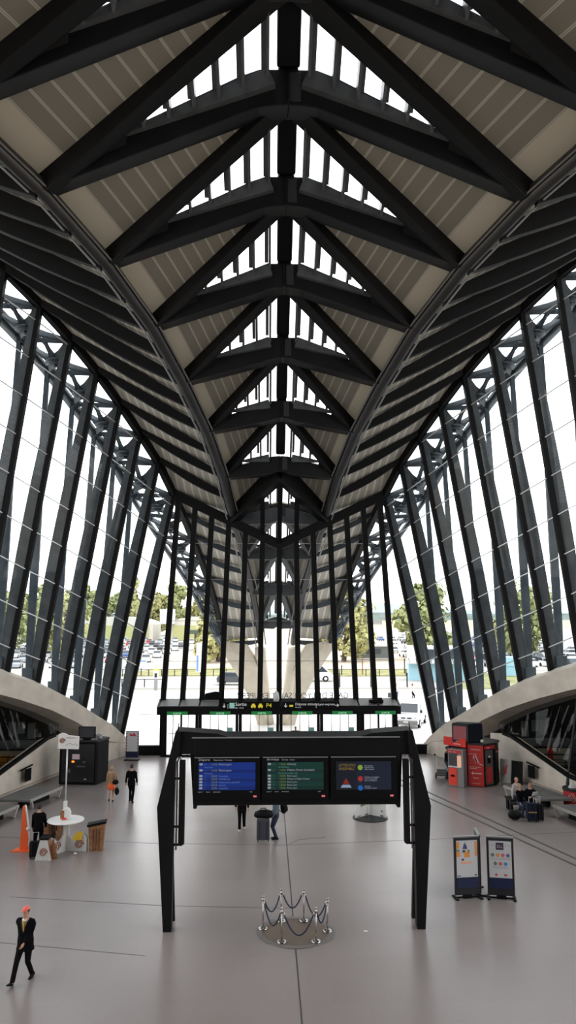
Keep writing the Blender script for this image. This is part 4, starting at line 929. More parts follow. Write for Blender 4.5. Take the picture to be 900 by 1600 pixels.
tag(MB().add([(1.98, 23.18, .003), (2.08, 23.16, .003), (2.1, 23.24, .003), (2.0, 23.26, .003), (2.0, 23.19, .02), (2.06, 23.18, .03), (2.07, 23.23, .015), (2.01, 23.24, .025)], [(3, 2, 1, 0), (4, 5, 6, 7), (0, 1, 5, 4), (1, 2, 6, 5), (2, 3, 7, 6), (3, 0, 4, 7)]).build('paper_scrap', WHITE), 'tiny white paper scrap on the floor right of the rope barrier', 'paper')
# orange fin sign
os_ = empty('fin_sign', (-10.1, 31.1, 0), 0, 'tapering orange fin sign on a flat orange base beside the man with the suitcase', 'fin sign')
MB().prism([(-.13, .03), (.17, .03), (.2, .45), (.13, .9), (.06, 1.35), (0, 1.66), (-.08, 1.62)], 'Y', -.06, .06).build('fin', ORANGE, os_, bevel=.01)
MB().prism([(.17, .1), (.24, .45), (.17, .9), (.1, 1.35), (.03, 1.66), (0, 1.66), (.06, 1.3), (.13, .85), (.18, .45)], 'Y', -.055, .055).build('white_edge', WHITE, os_)
MB().prism([(-.42, -.25), (.32, -.25), (.4, .2), (-.3, .25)], 'Z', 0, .035).build('base', ORANGE, os_); MB().ell((.17, -.05, .8), (.09, .05, .07)).build('white_knob', WHITE, os_, smooth=True)
# ---------------------------------------------------------------- luggage
def suitcase(name, x, y, rz, m, w_, d, h, lab, bag=False, handle=.35):
    r = empty(name, (x, y, 0), rz, lab, 'suitcase')
    MB().box((0, 0, h/2+.06), (w_, d, h)).build('shell', m, r, bevel=.04)
    for a in (-1, 1):
        for b in (-1, 1): MB().tube([(a*(w_/2-.05)-.015, b*(d/2-.05), .035), (a*(w_/2-.05)+.015, b*(d/2-.05), .035)], .035, 10).build('wheel', BLKP, r)
    if handle: MB().tube([(-.1, d/2-.05, h), (-.1, d/2-.05, h+handle), (.1, d/2-.05, h+handle), (.1, d/2-.05, h)], .012, 6).build('handle', ALU if not bag else BLKP, r)
    m2 = MB()
    for k in (-1, 1): m2.box((k*w_*.28, -d/2-.004, h/2+.06), (.02, .012, h*.85))
    m2.build('ridge', DGREY, r); return r
SLATE = mat('slate_fabric', (.035, .036, .05), .6); NAVF = mat('navy_fabric', (.005, .008, .022), .7, 0, .15)
suitcase('suitcase', -.93, 32.05, 0, SLATE, .52, .3, .78, 'large slate suitcase carrying a black bag, beside the person in jeans', True, .0)
bb = empty('travel_bag', (-.93, 32.05, .84), 0, 'black travel bag lying on top of the large slate suitcase', 'bag')
MB().tube([(-.34, 0, .1), (-.28, 0, .16), (-.1, 0, .2), (.12, 0, .2), (.3, 0, .17), (.36, 0, .09)], [(.05, .05), (.14, .12), (.17, .14), (.18, .15), (.16, .13), (.05, .05)], 12).build('body', BLKP, bb, smooth=True)
MB().tube([(-.12, -.02, .3), (-.09, -.02, .42), (.09, -.02, .42), (.12, -.02, .3)], .022, 8).build('handle', BLKP, bb, smooth=True)
suitcase('suitcase', -9.38, 30.12, .1, BLKP, .38, .24, .55, 'black suitcase in front of the man in the dark coat by the orange sign')
suitcase('suitcase', 10.78, 34.62, -.1, NAVF, .42, .28, .72, 'navy suitcase with a tan band before the seated travellers', False, .3)
tag(MB().box((10.76, 34.46, .42), (.36, .02, .04), -.1).build('luggage_strap', mat('tan_strap', (.35, .2, .08), .6)), 'tan strap around the navy suitcase of the seated travellers', 'strap')
suitcase('suitcase', 11.15, 34.75, .15, BLKP, .3, .28, .66, 'narrow black suitcase right of the navy one', False, .34)
tag(MB().tube([(9.8, 34.8, .22), (9.95, 34.8, .24), (10.2, 34.78, .24), (10.32, 34.78, .2)], [(.1, .1), (.2, .2), (.2, .21), (.1, .1)], 14).build('holdall', BLKP, smooth=True), 'round black holdall on the floor left of the seated travellers', 'bag')
ht = empty('luggage_trolley', (8.8, 43.6, 0), -.3, 'small hand trolley carrying a grey crate left of the red kiosk', 'trolley')
MB().tube([(-.2, .2, .1), (-.22, .22, 1.15), (-.3, .2, 1.2)], .02, 6).build('handle', ALU, ht); MB().box((-.32, .2, 1.2), (.12, .05, .08)).build('grip', BLKP, ht)
MB().box((.05, 0, .32), (.5, .4, .4)).build('crate', mat('grey_crate', (.22, .21, .21), .5), ht, bevel=.02)
m_ = MB()
for k in range(4): m_.box((.05, -.205, .18+.09*k), (.46, .012, .03))
m_.build('crate_slots', BLKP, ht)
for s in (0, 1): MB().tube([(-.3+.02, -.1+.3*s, .13), (-.24, -.1+.3*s, .13)], .13, 14).build('wheel', BLKP, ht)

# ---------------------------------------------------------------- people
def remesh(mb, name, mats, parent, vox, smooth_it=3, cut=None):
    me = bpy.data.meshes.new('tmp'); me.from_pydata(mb.v, [], mb.f)
    bm = bmesh.new(); bm.from_mesh(me); bmesh.ops.recalc_face_normals(bm, faces=bm.faces); bm.to_mesh(me); bm.free()
    ob = bpy.data.objects.new('tmp', me); COL.objects.link(ob)
    r = ob.modifiers.new('r', 'REMESH'); r.mode = 'VOXEL'; r.voxel_size = vox
    s = ob.modifiers.new('s', 'SMOOTH'); s.factor = .5; s.iterations = smooth_it
    dg = bpy.context.evaluated_depsgraph_get(); me2 = bpy.data.meshes.new_from_object(ob.evaluated_get(dg)); me2.name = name
    bpy.data.objects.remove(ob); bpy.data.meshes.remove(me)
    if cut:
        bm = bmesh.new(); bm.from_mesh(me2); dl = [f for f in bm.faces if cut(f.calc_center_median())]
        bmesh.ops.delete(bm, geom=dl, context='FACES'); bm.to_mesh(me2); bm.free()
    me2.materials.clear()
    for m in (mats if isinstance(mats, list) else [mats]): me2.materials.append(m)
    for p in me2.polygons: p.use_smooth = True
    o = bpy.data.objects.new(name, me2); COL.objects.link(o); o.parent = parent; return o
def ik(a, b, l1, l2, pole):
    a, b = V(a), V(b); d = b-a; L_ = min(d.length, (l1+l2)*.998); dn = d.normalized(); b = a+dn*L_
    x = (l1*l1-l2*l2+L_*L_)/(2*L_); h = sqrt(max(0, l1*l1-x*x)); pn = (V(pole)-dn*V(pole).dot(dn)).normalized()
    return a+dn*x+pn*h, b
def person(loc, rz, label, H=1.75, top=None, bottom=None, hair=None, lean=0, ank=((0, 0), (0, 0)), lift=(0, 0), wrist=None, seated=False, bulk=0, coat=.0, cap=None, skirt=None, shoe=None,
           shirt=None, head_turn=0, sleeves=True, female=False, vox=.013, head_tilt=0, bald=False, glasses=False, toe=(0, 0)):
    """local frame: faces -Y, X to its left/right, feet at z=0"""
    k = H/1.75
    r = empty('person', loc, rz, label, 'person'); r.scale = (k, k, k)
    R = Matrix.Rotation(lean, 3, 'X')
    pz = .93 if not seated else .62
    pel = V((0, 0, pz))
    def T(x, y, z): return pel + R @ V((x, y, z-.93))
    shw = .185 if not female else .165
    bm_ = MB()
    # torso
    def torso(mb, g=0, z0=.86, z1=1.45, flare=0):
        prof = [(.86, .155, .115), (.95, .16, .118), (1.08, .142 if not female else .125, .105), (1.2, .155, .112), (1.32, .175, .115), (1.4, .172, .1), (1.445, .12, .08), (1.48, .065, .06)]
        rings = []
        for z, rx, ry in prof:
            if z < z0 or z > z1: continue
            c = T(0, 0, z); rings.append([c+R @ V(((rx+g)*cos(2*pi*q/16), (ry+g)*sin(2*pi*q/16), 0)) for q in range(16)])
        if flare:
            zb = .93-flare; c = V((0, T(0, 0, .86).y*.6, pz-flare)); rings.insert(0, [c+V(((.185+g)*cos(2*pi*q/16), (.14+g)*sin(2*pi*q/16), 0)) for q in range(16)])
        mb.rings(rings)
    torso(bm_, -.01, .8, 1.5)
    head_c = T(0, -.015, 1.625); HR = Matrix.Rotation(head_turn, 3, 'Z') @ Matrix.Rotation(lean*.4+head_tilt, 3, 'X')
    bm_.tube([T(0, 0, 1.42), T(0, .0, 1.5), head_c+V((0, .01, -.06))], [.058, .052, .052], 12)
    bm_.ell(head_c+V((0, 0, .02)), (.074, .093, .098), 16, rot=HR)
    bm_.ell(head_c+HR @ V((0, -.02, -.045)), (.058, .07, .072), 14, rot=HR)
    bm_.ell(head_c+HR @ V((0, -.092, -.012)), (.013, .02, .026), 8, rot=HR)         # nose
    bm_.ell(head_c+HR @ V((0, -.082, -.062)), (.026, .012, .010), 8, rot=HR)        # lips
    bm_.ell(head_c+HR @ V((0, -.082, .03)), (.05, .014, .012), 8, rot=HR)           # brow
    for s in (-1, 1): bm_.ell(head_c+HR @ V((s*.075, .012, -.005)), (.012, .022, .032), 8, rot=HR)
    # legs
    legs = []
    for i, s in enumerate((-1, 1)):
        hip = pel+V((s*.09, 0, -.05)); fx, fy = ank[i]
        an = V((s*.09+fx, fy, .085+lift[i]))
        knee, an = ik(hip, an, .43, .42, (0, -1, .15))
        legs.append((hip, knee, an))
        bm_.tube([hip+V((0, 0, .03)), hip.lerp(knee, .4), knee, knee.lerp(an, .35), an, an+V((0, -.01, -.05))], [.085, .078, .052, .055, .036, .034], 12)
        Rf = Matrix.Rotation(toe[i], 3, 'X'); bm_.tube([an+Rf @ V((0, .035, -.045)), an+Rf @ V((s*.01, -.06, -.055)), an+Rf @ V((s*.015, -.14, -.066))], [(.024, .024), (.026, .02), (.022, .01)], 10)
    arms = []
    wr = wrist or ((-.24, -.02, .86), (.24, -.02, .86))
    for i, s in enumerate((-1, 1)):
        sh = T(s*shw, 0, 1.41); w3 = V(wr[i])
        el, w3 = ik(sh, w3, .29, .25, (s*.35, 1, -.2)); arms.append((sh, el, w3))
        bm_.tube([T(s*.1, 0, 1.41), sh, sh.lerp(el, .5), el, el.lerp(w3, .4), w3], [.05, .055, .045, .037, .036, .024], 10)
        # hand: palm, four unequal fingers, thumb from the side
        d = (w3-el).normalized(); inw = V((-s, 0, 0)); inw = (inw-d*inw.dot(d)).normalized(); fw = d.cross(inw)
        if fw.y > 0: fw = -fw
        bm_.tube([w3, w3+d*.045, w3+d*.09], [(.026, .018), (.038, .017), (.036, .015)], 10)
        for f_, ln in ((-.027, .06), (-.009, .072), (.009, .078), (.027, .068)):
            b0 = w3+d*.085+fw*f_; b1 = b0+d*ln*.5+inw*.006; b2 = b0+d*ln*.85+inw*.028
            bm_.tube([b0-d*.01, b1, b2], [.0095, .0092, .0075], 6)
        t0 = w3+d*.03+fw*.03; bm_.tube([t0, t0+d*.03+fw*.02, t0+d*.055+fw*.02+inw*.014], [.012, .011, .009], 6)
    body = remesh(bm_, 'body', SKIN, r, vox)
    top = top or BLKP; bottom = bottom or BLKP
    # top garment
    tb_ = MB(); g = .018+bulk
    torso(tb_, g, .86, 1.47 if not shirt else 1.47, flare=coat)
    if sleeves:
        for sh, el, w3 in arms:
            tb_.tube([T(0, 0, 1.415)+(sh-T(0, 0, 1.41))*.4, sh+V((0, 0, -.012)), sh.lerp(el, .12), sh.lerp(el, .5), el, el.lerp(w3, .5), el.lerp(w3, .96)], [.055, .058+bulk*.5, .068+bulk*.8, .062+bulk, .054+bulk*.6, .05+bulk*.4, .043], 12)
    cutf = None
    if shirt:
        def cutf(c):
            q = R.inverted() @ (c-pel)+V((0, 0, .93)); return q.y < -.02 and 1.12 < q.z < 1.49 and abs(q.x) < (q.z-1.12)*.26+.004
    remesh(tb_, 'jacket', top, r, vox, cut=cutf)
    if shirt:
        s_ = MB(); torso(s_, .006, .95, 1.47); remesh(s_, 'shirt', shirt, r, vox)
        MB().prism([(-.02, -.0), (.02, 0), (.028, .2), (.012, .24), (-.012, .24), (-.028, .2)], 'Y', -.01, .0).build('tie', mat('mustard_tie', (.45, .3, .08), .5), r).location = T(0, -.125, 1.2)
    if skirt:
        s_ = MB(); rings = []
        for z, rx, ry in ((.58, .2, .16), (.72, .19, .15), (.9, .175, .135), (.98, .15, .12)): rings.append([V((rx*cos(2*pi*q/18), ry*sin(2*pi*q/18), z)) for q in range(18)])
        s_.rings(rings); s_.build('skirt', skirt, r, smooth=True)
    else:
        t_ = MB()
        for hip, knee, an in legs:
            t_.tube([hip+V((0, 0, .1)), hip, hip.lerp(knee, .5), knee, knee.lerp(an, .5), an+V((0, 0, -.02))], [.1, .105, .088, .068, .064, .06], 12)
        remesh(t_, 'trousers', bottom, r, vox)
    for i, (hip, knee, an) in enumerate(legs):
        s = (-1, 1)[i]; t = toe[i]; Rt = Matrix.Rotation(t, 3, 'X')
        sh_ = MB(); sh_.rings([[an+Rt @ V((s*.012+xx*wx, yy, zz*hz-.085)) for xx, zz in ((-1, 0), (1, 0), (1.0, .5), (.55, 1), (-.55, 1), (-1.0, .5))] for yy, wx, hz in ((.075, .028, .05), (.06, .038, .085), (-.02, .042, .085), (-.1, .05, .05), (-.17, .044, .04), (-.2, .025, .028))])
        sh_.build('shoe', shoe or BLKP, r, smooth=False, bevel=.008)
    # hair or cap
    if hair and not bald:
        h_ = MB(); h_.ell((0, 0, 0), (.083, .103, .106), 18, rot=HR)
        me_c = head_c+V((0, .006, .026))
        h_.v = [tuple(V(v)+me_c) for v in h_.v]
        o = h_.build('hair', hair, r, smooth=True)
        bm = bmesh.new(); bm.from_mesh(o.data); HRi = HR.inverted()
        dl = []
        for f in bm.faces:
            q = HRi @ (f.calc_center_median()-head_c)
            if (q.y < -.02 and q.z < .07) or (q.z < -.05 and not female) or (q.y < .02 and q.z < -.0 and not female): dl.append(f)
        bmesh.ops.delete(bm, geom=dl, context='FACES'); bm.to_mesh(o.data); bm.free()
        if female: MB().tube([head_c+HR @ V((0, .05, .06)), head_c+HR @ V((0, .085, -.03)), head_c+HR @ V((0, .08, -.13))], [(.07, .05), (.085, .045), (.05, .03)], 12).build('hair_length', hair, o, smooth=True)
    if cap:
        c_ = MB(); c_.rings([[head_c+HR @ V((rx*cos(2*pi*q/18), ry*sin(2*pi*q/18)+.004, z)) for q in range(18)] for z, rx, ry in ((.055, .081, .1), (.085, .08, .098), (.115, .062, .078), (.135, .03, .04), (.14, .005, .006))])
        cc = c_.build('cap', cap, r, smooth=True)
        b_ = MB(); b_.rings([[head_c+HR @ V((x*wf, yy, z)) for x, z in ((-.07, .055), (-.03, .065), (.03, .065), (.07, .055), (.03, .06), (-.03, .06))] for yy, wf in ((-.07, 1), (-.13, .9), (-.165, .5))]); b_.build('cap_brim', cap, cc, smooth=True)
    for s in (-1, 1):
        MB().ell(head_c+HR @ V((s*.03, -.083, .008)), (.011, .008, .007) if not glasses else (.026, .012, .018), 8).build('eye' if not glasses else 'sunglasses_lens', BLKP, r, smooth=True)
    r['_'] = 1; del r['_']
    return r, dict(head=head_c, arms=arms, legs=legs, T=T)
TAN = mat('tan_jacket', (.34, .21, .11), .7); ORF = mat('orange_skirt_cloth', (.85, .13, .03), .7); BLOND = mat('blond_hair', (.35, .22, .1), .7); DARKH = mat('dark_hair', (.02, .014, .01), .7)
SUIT = mat('black_suit_cloth', (.0035, .0035, .005), .9, 0, .08); DENIM = mat('dark_denim', (.018, .03, .07), .8); GREYCL = mat('blue_grey_cloth', (.09, .11, .14), .8); WSH = mat('white_shirt_cloth', (.45, .42, .42), .8)
SALM = mat('salmon_cap', (.85, .16, .12), .6); CREAM = mat('yellow_cream_shirt', (.6, .48, .24), .8); BROWNT = mat('near_black_trousers', (.006, .005, .005), .9, 0, .08)
# man in red cap striding towards the lower left
_, pinf = person((-6.78, 20.5, 0), -.2, 'man in a salmon red cap, dark suit and yellow shirt walking at the lower left', 1.74, SUIT, BROWNT, DARKH, 0.03, ((-.04, -.34), (0, .22)), (.02, .02), ((-.17, .12, .95), (.07, -.22, .95)), bulk=.03, coat=.2, cap=SALM, shirt=CREAM, head_turn=-.15, vox=.009, toe=(-.35, .25))
MB().tube([pinf['T'](-.05, -.075, 1.47), pinf['T'](0, -.1, 1.44), pinf['T'](.05, -.075, 1.47)], .02, 8).build('shirt_collar', WHITE, _, smooth=True)
p_, inf = person((-8.31, 38.8, 0), pi+.05, 'woman with blond hair in a tan jacket and orange skirt seen from behind', 1.66, TAN, None, BLOND, 0, ((0, .08), (.02, -.12)), (0, 0), ((-.22, -.05, .92), (.25, -.05, .84)), female=True, skirt=ORF, shoe=mat('dark_heels', (.02, .012, .01), .5))
for nm, c, sz, lab in (('handbag', (-8.08, 38.62, .92), (.3, .12, .24), 'black shoulder bag at the hip of the woman in orange'), ('carry_bag', (-8.02, 38.72, .48), (.22, .12, .36), 'black bag hanging from the hand of the woman in orange')):
    b = empty(nm, c, .2, lab, 'bag'); MB().ell((0, 0, 0), (sz[0]/2, sz[1]/2, sz[2]/2), 12).build('body', BLKP, b, smooth=True)
    MB().tube([(-sz[0]*.3, 0, sz[2]*.3), (-.02, 0, sz[2]*.5+.14 if nm == 'carry_bag' else .5), (sz[0]*.3, 0, sz[2]*.3)], .012, 6).build('strap', BLKP, b)
person((-7.31, 38.6, 0), pi-.05, 'man in a black suit seen from behind walking beside the woman in orange', 1.76, SUIT, SUIT, DARKH, 0, ((0, .2), (0, -.16)), (.01, 0), ((-.27, -.02, .86), (.28, .0, .84)), coat=.16)
person((-9.46, 30.75, 0), pi+.25, 'man in a dark coat bending over his suitcase beside the orange sign', 1.76, SUIT, SUIT, DARKH, .16, ((-.03, .04), (.03, 0)), (0, 0), ((-.26, -.12, .88), (.22, -.2, .86)), coat=.2)
person((-1.83, 33.7, 0), .0, 'person in a black jacket and white trainers walking behind the departures gantry', 1.76, SUIT, SUIT, DARKH, 0, ((0, -.18), (0, .16)), (0, .02), ((-.26, -.03, .9), (.27, -.06, .86)), coat=.2, shoe=mat('pale_trainers', (.4, .4, .4), .6))
person((-.42, 32.35, 0), -1.3, 'person in blue jeans and grey top with a backpack beside the slate suitcase', 1.76, GREYCL, DENIM, DARKH, 0, ((0, .02), (0, .0)), (0, 0), ((-.2, -.14, .95), (.2, -.16, .95)))
bp = empty('backpack', (-.12, 32.42, 1.22), -1.3, 'black backpack on the person in jeans behind the gantry', 'backpack')
MB().ell((0, .02, 0), (.17, .14, .28), 14).build('body', BLKP, bp, smooth=True); MB().ell((0, .13, -.08), (.12, .06, .13), 12).build('pocket', DGREY, bp, smooth=True)
for s in (-1, 1): MB().tube([(s*.1, -.06, .2), (s*.12, -.2, .2), (s*.13, -.36, .05), (s*.12, -.1, -.18)], .018, 6).build('strap', BLKP, bp)
SEATW = ((-.17, -.3, .62), (.17, -.34, .62))
person((10.62, 35.7, 0), .2, 'woman in dark clothes with sunglasses on her hair, seated left on the right bench', 1.66, SUIT, DENIM, BLOND, -.02, ((-.03, -.36), (.03, -.4)), (0, 0), SEATW, seated=True, female=True)
person((11.07, 35.65, 0), -.1, 'man with sunglasses in black, seated beside the woman and holding papers', 1.76, SUIT, NAVF, DARKH, .0, ((-.05, -.38), (.05, -.36)), (0, 0), ((-.12, -.34, .86), (.14, -.34, .84)), seated=True, glasses=True)
person((10.75, 36.8, 0), .7, 'balding man in a white shirt resting a hand on the bench behind the couple', 1.76, WSH, DENIM, None, .1, ((-.03, -.3), (.03, -.35)), (0, 0), ((-.3, -.05, .56), (.1, -.3, .72)), seated=True, bald=True)
pb = empty('seat_stool', (10.8, 35.85, 0), 0, 'low dark bench end under the seated travellers', 'bench')
MB().box((.0, .0, .48), (1.1, .4, .06)).build('seat', BLKP, pb, bevel=.01)
MB().box((-.1, .85, .48), (.7, .9, .06)).build('seat_extension', BLKP, pb, bevel=.01)
for x, y in ((-.55, 0), (.55, 0), (-.4, 1.0)): MB().box((x, y, .225), (.08, .3, .45)).build('leg', BLKP, pb)
tag(MB().box((0, 0, 0), (.26, .02, .2), .3, 0, .5).build('paper_sheets', WHITED), 'white papers held by the seated man in black', 'papers').location = (11.15, 35.25, 1.02)
person((9.12, 43.5, 0), 1.2, 'person in dark blue clothes half hidden behind the red kiosk', 1.72, SUIT, DENIM, DARKH, .05, ((0, -.05), (0, .05)), (0, 0), ((-.25, -.1, .9), (.25, -.2, .95)))
person((-5.38, 52.6, 0), .3, 'person with black hair in red outside the leftmost doors', 1.7, mat('red_top', (.5, .04, .04), .7), SUIT, DARKH, 0, ((0, -.05), (0, .05)))
person((1.12, 52.6, 0), .0, 'person raising both arms behind the middle doors', 1.5, SUIT, SUIT, DARKH, 0, ((0, -.05), (0, .05)), (0, 0), ((-.5, -.1, 1.32), (.5, -.1, 1.25)))
for i, (x, y, lab) in enumerate(((13.2, 84.5, 'traveller with a dark suitcase on the bright forecourt, leftmost of the group'), (14.9, 84.2, 'traveller in white in the middle of the group on the forecourt'), (16.6, 84.0, 'traveller with folded arms on the right of the forecourt group'), (17.2, 85.0, 'traveller at the back right of the forecourt group'))):
    person((x, y, -.31), i*1.7, lab, 1.75, (WSH, WSH, GREYCL, WSH)[i], (DENIM, SUIT, DENIM, SUIT)[i], DARKH, 0, ((0, -.1), (0, .1)), vox=.02)
c = suitcase('suitcase', 12.5, 84.3, .1, SLATE, .5, .3, .75, 'dark suitcase on the forecourt beside the leftmost traveller'); c.location.z = -.31
# ---------------------------------------------------------------- vehicles, trees and buildings outdoors
GZ = -.33
PAINT = {'white': mat('white_car_paint', (.75, .75, .76), .3), 'silver': mat('silver_car_paint', (.4, .42, .44), .3, .3), 'black': mat('black_car_paint', (.03, .03, .035), .25), 'red': mat('red_car_paint', (.5, .03, .03), .3), 'blue': mat('blue_car_paint', (.05, .1, .25), .3)}
CGL = mat('car_window_glass', (.04, .05, .06), .1)
def car_mesh(colour):
    """small hatchback along X as one mesh: body, cabin glass, wheels"""
    mb = MB()
    side = [(-2.0, .3), (2.0, .3), (2.1, .55), (1.95, .82), (1.1, .95), (-1.75, .98), (-2.05, .8)]
    mb.prism(side, 'Y', -.82, .82, 0)
    cab = lambda x, z, y: (x, y, z)
    vs = [(-1.75, -.78, .95), (1.15, -.78, .93), (.45, -.62, 1.42), (-1.35, -.62, 1.42), (-1.75, .78, .95), (1.15, .78, .93), (.45, .62, 1.42), (-1.35, .62, 1.42)]
    mb.add(vs, [(0, 1, 2, 3), (7, 6, 5, 4), (1, 5, 6, 2), (0, 3, 7, 4)], 1); mb.box((-.45, 0, 1.44), (1.8, 1.22, .05), 0, 0)
    for x in (-1.25, 1.3):
        for y in (-.8, .8): mb.tube([(x, y-.09, .31), (x, y+.09, .31)], .31, 12, 2)
    mb.box((-.5, -.74, 1.18), (.08, .12, .5), 0, 0); mb.box((-.5, .74, 1.18), (.08, .12, .5), 0, 0)
    return mb
protos = {}
for cn in PAINT:
    o = car_mesh(cn).build('parked_car', [PAINT[cn], CGL, BLKP]); COL.objects.unlink(o); protos[cn] = o
random.seed(3); used = 0
def lot(x0, x1, y0, y1, dx, dy, place, skip=lambda x, y: False):
    y = y0
    while y < y1:
        x = x0
        while x < x1:
            if random.random() < .86 and not skip(x, y):
                cn = random.choices(['white', 'silver', 'black', 'red', 'blue'], [5, 4, 2, .6, .8])[0]
                o = protos[cn].copy(); COL.objects.link(o); o.location = (x+random.uniform(-.2, .2), y+random.uniform(-.5, .5), GZ); o.rotation_euler = (0, 0, pi/2+random.choice((0, pi))+random.uniform(-.03, .03)+.15)
                tag(o, '%s hatchback in the %s row of the %s car park' % (cn, ORD[int(round((y-y0)/dy))], place) if (place, y1) != ('right', 270) else '%s hatchback in the far rows of the right car park' % cn, 'car', 'cars parked in the %s car park' % place)
            x += dx
        y += dy
lot(-100, -23, 136, 262, 3.3, 15, 'left', lambda x, y: x < -.5*y-6)
lot(29, 100, 136, 190, 3.3, 16, 'right', lambda x, y: x > .5*y+2)
lot(38, 80, 212, 270, 3.6, 26, 'right')
def wheels(r, xs, w_, rad):
    for x in xs:
        for s in (-1, 1):
            o = MB().tube([(x, s*(w_-.12), rad), (x, s*(w_+.04), rad)], rad, 18).build('wheel', BLKP, r); MB().tube([(x, s*(w_+.04), rad), (x, s*(w_+.055), rad)], rad*.55, 12).build('hubcap', ALU, o)
def vehicle(name, loc, rz, lab, cat, side, glasspts, paint, wx, hw_, rad, tpr=.86):
    r = empty(name, loc, rz, lab, cat)
    zs = [p[1] for p in side]; zt = max(zs); zb = zt*.55
    def wy(z): return hw_ if z < zb else hw_*(1-(1-tpr)*(z-zb)/(zt-zb))
    vs = [(x, -wy(z), z) for x, z in side]+[(x, wy(z), z) for x, z in side]; n = len(side)
    MB().add(vs, [tuple(range(n)), tuple(range(2*n-1, n-1, -1))]+[((k+1) % n, k, n+k, n+(k+1) % n) for k in range(n)]).build('body', paint, r, bevel=.05)
    for gp in glasspts:
        for s in (-1, 1): MB().add([(x, s*(wy(z)+.012), z) for x, z in gp]+[(x, s*(wy(z)-.02), z) for x, z in gp], [tuple(range(len(gp)))]+[((k+1) % len(gp), k, len(gp)+k, len(gp)+(k+1) % len(gp)) for k in range(len(gp))]).build('side_window', CGL, r)
    wheels(r, wx, hw_, rad); return r, wy
# grey estate car on the road, left
r, _ = vehicle('estate_car', (-5.1, 103, -.3), 0, 'dark grey estate car on the road seen through the left facade panes', 'car',
    [(-2.2, .35), (2.2, .35), (2.25, .75), (1.9, 1.0), (1.1, 1.08), (.5, 1.62), (-1.6, 1.68), (-2.1, 1.1), (-2.25, .9)], [[(-1.75, 1.12), (.75, 1.12), (.35, 1.52), (-1.5, 1.56)]], mat('dark_grey_paint', (.06, .065, .07), .3), (-1.4, 1.4), .9, .36)
MB().box((2.2, .6, .72), (.1, .35, .16)).build('headlamp', ALU, r); MB().box((2.2, -.6, .72), (.1, .35, .16)).build('headlamp', ALU, r)
# white minibus
r, _ = vehicle('minibus', (5.3, 108, -.3), 0, 'white minibus with sloping nose on the road right of the concrete foot', 'minibus',
    [(-3, .4), (2.9, .4), (3.0, .9), (2.5, 1.25), (1.5, 2.3), (-2.9, 2.4), (-3.0, 1.2)], [[(.9, 1.3), (2.3, 1.3), (1.5, 2.05), (.9, 2.1)], [(-2.7, 1.3), (.7, 1.3), (.7, 2.1), (-2.7, 2.15)]], PAINT['white'], (-2, 1.95), 1.0, .4)
MB().box((2.98, 0, .75), (.06, 1.6, .2)).build('bumper', DGREY, r)
# white van facing the hall, right
r, _ = vehicle('van', (11.35, 66, -.31), -pi/2-.35, 'white van parked facing the hall outside the right glazing', 'van',
    [(-2.4, .35), (2.35, .35), (2.45, .75), (2.3, 1.05), (1.45, 1.2), (.75, 1.88), (-2.35, 1.95), (-2.45, 1.0)], [[(.2, 1.2), (1.2, 1.2), (.75, 1.72), (.2, 1.78)]], PAINT['white'], (-1.5, 1.55), .95, .34)
wsn = MB().add([(1.42, -.78, 1.24), (1.42, .78, 1.24), (.8, .7, 1.84), (.8, -.7, 1.84), (1.5, -.78, 1.25), (1.5, .78, 1.25), (.88, .7, 1.85), (.88, -.7, 1.85)], [(0, 1, 2, 3), (7, 6, 5, 4), (4, 5, 1, 0), (6, 7, 3, 2), (5, 6, 2, 1), (7, 4, 0, 3)]).build('windscreen', CGL, r)
MB().box((2.42, 0, .48), (.14, 1.86, .3)).build('bumper', mat('mid_grey_plastic', (.2, .2, .2), .6), r, bevel=.03)
for s in (-1, 1):
    MB().ell((2.3, s*.72, .88), (.14, .17, .13), 10).build('headlamp', ALU, r, smooth=True); MB().box((2.4, s*.25, .85), (.05, .35, .09)).build('grille', BLKP, r); MB().box((1.25, s*1.05, 1.28), (.12, .16, .24)).build('mirror', DGREY, r)
MB().box((2.5, 0, .55), (.02, .45, .1)).build('number_plate', WHITE, r)
# forecourt and road furniture
def fence_run(x0, x1, y, n, lab):
    r = empty('road_fence', (0, y, -.3), 0, lab, 'fence', 'low road fences')
    MB().beam((x0, 0, .95), (x1, 0, .95), .06, .06).build('rail', DGREY, r)
    for k in range(n): MB().box((x0+(x1-x0)*k/(n-1), 0, .5), (.12, .12, 1.0)).build('post', DGREY, r)
fence_run(-28, -3, 117, 14, 'low dark post fence across the road, left of the concrete foot'); fence_run(4, 26, 116.5, 12, 'low dark post fence across the road, right of the concrete foot')
fence_run(-22, -13.5, 100, 4, 'low barrier beside the parking meter left of the facade')
pmr = empty('parking_meter', (-14.3, 95.8, -.31), 0, 'grey parking meter post with a yellow top on the forecourt left', 'parking meter')
MB().box((0, 0, .7), (.4, .35, 1.4)).build('post', mat('mid_grey_plastic', (.2, .2, .2), .6), pmr); MB().box((0, 0, 1.9), (.6, .4, 1.0)).build('head', WHITED, pmr, bevel=.05); MB().box((0, -.21, 1.8), (.3, .03, .5)).build('face', DGREY, pmr); MB().box((0, 0, 2.5), (.62, .42, .22)).build('cap', mat('lime_yellow', (.5, .55, .1), .5), pmr)
sp = empty('road_sign', (-4.3, 112.5, -.3), 0, 'round blue road sign on a pole above the grey estate car', 'road sign')
MB().tube([(0, 0, 0), (0, 0, 3.4)], .05, 8).build('pole', DGREY, sp); o = MB().lathe([(0, 0), (.5, 0), (.5, .04), (0, .04)], n=24).build('disc', mat('blue_sign', (.1, .25, .6), .5), sp); o.rotation_euler = (pi/2, 0, 0); o.location = (0, -.06, 3.5)
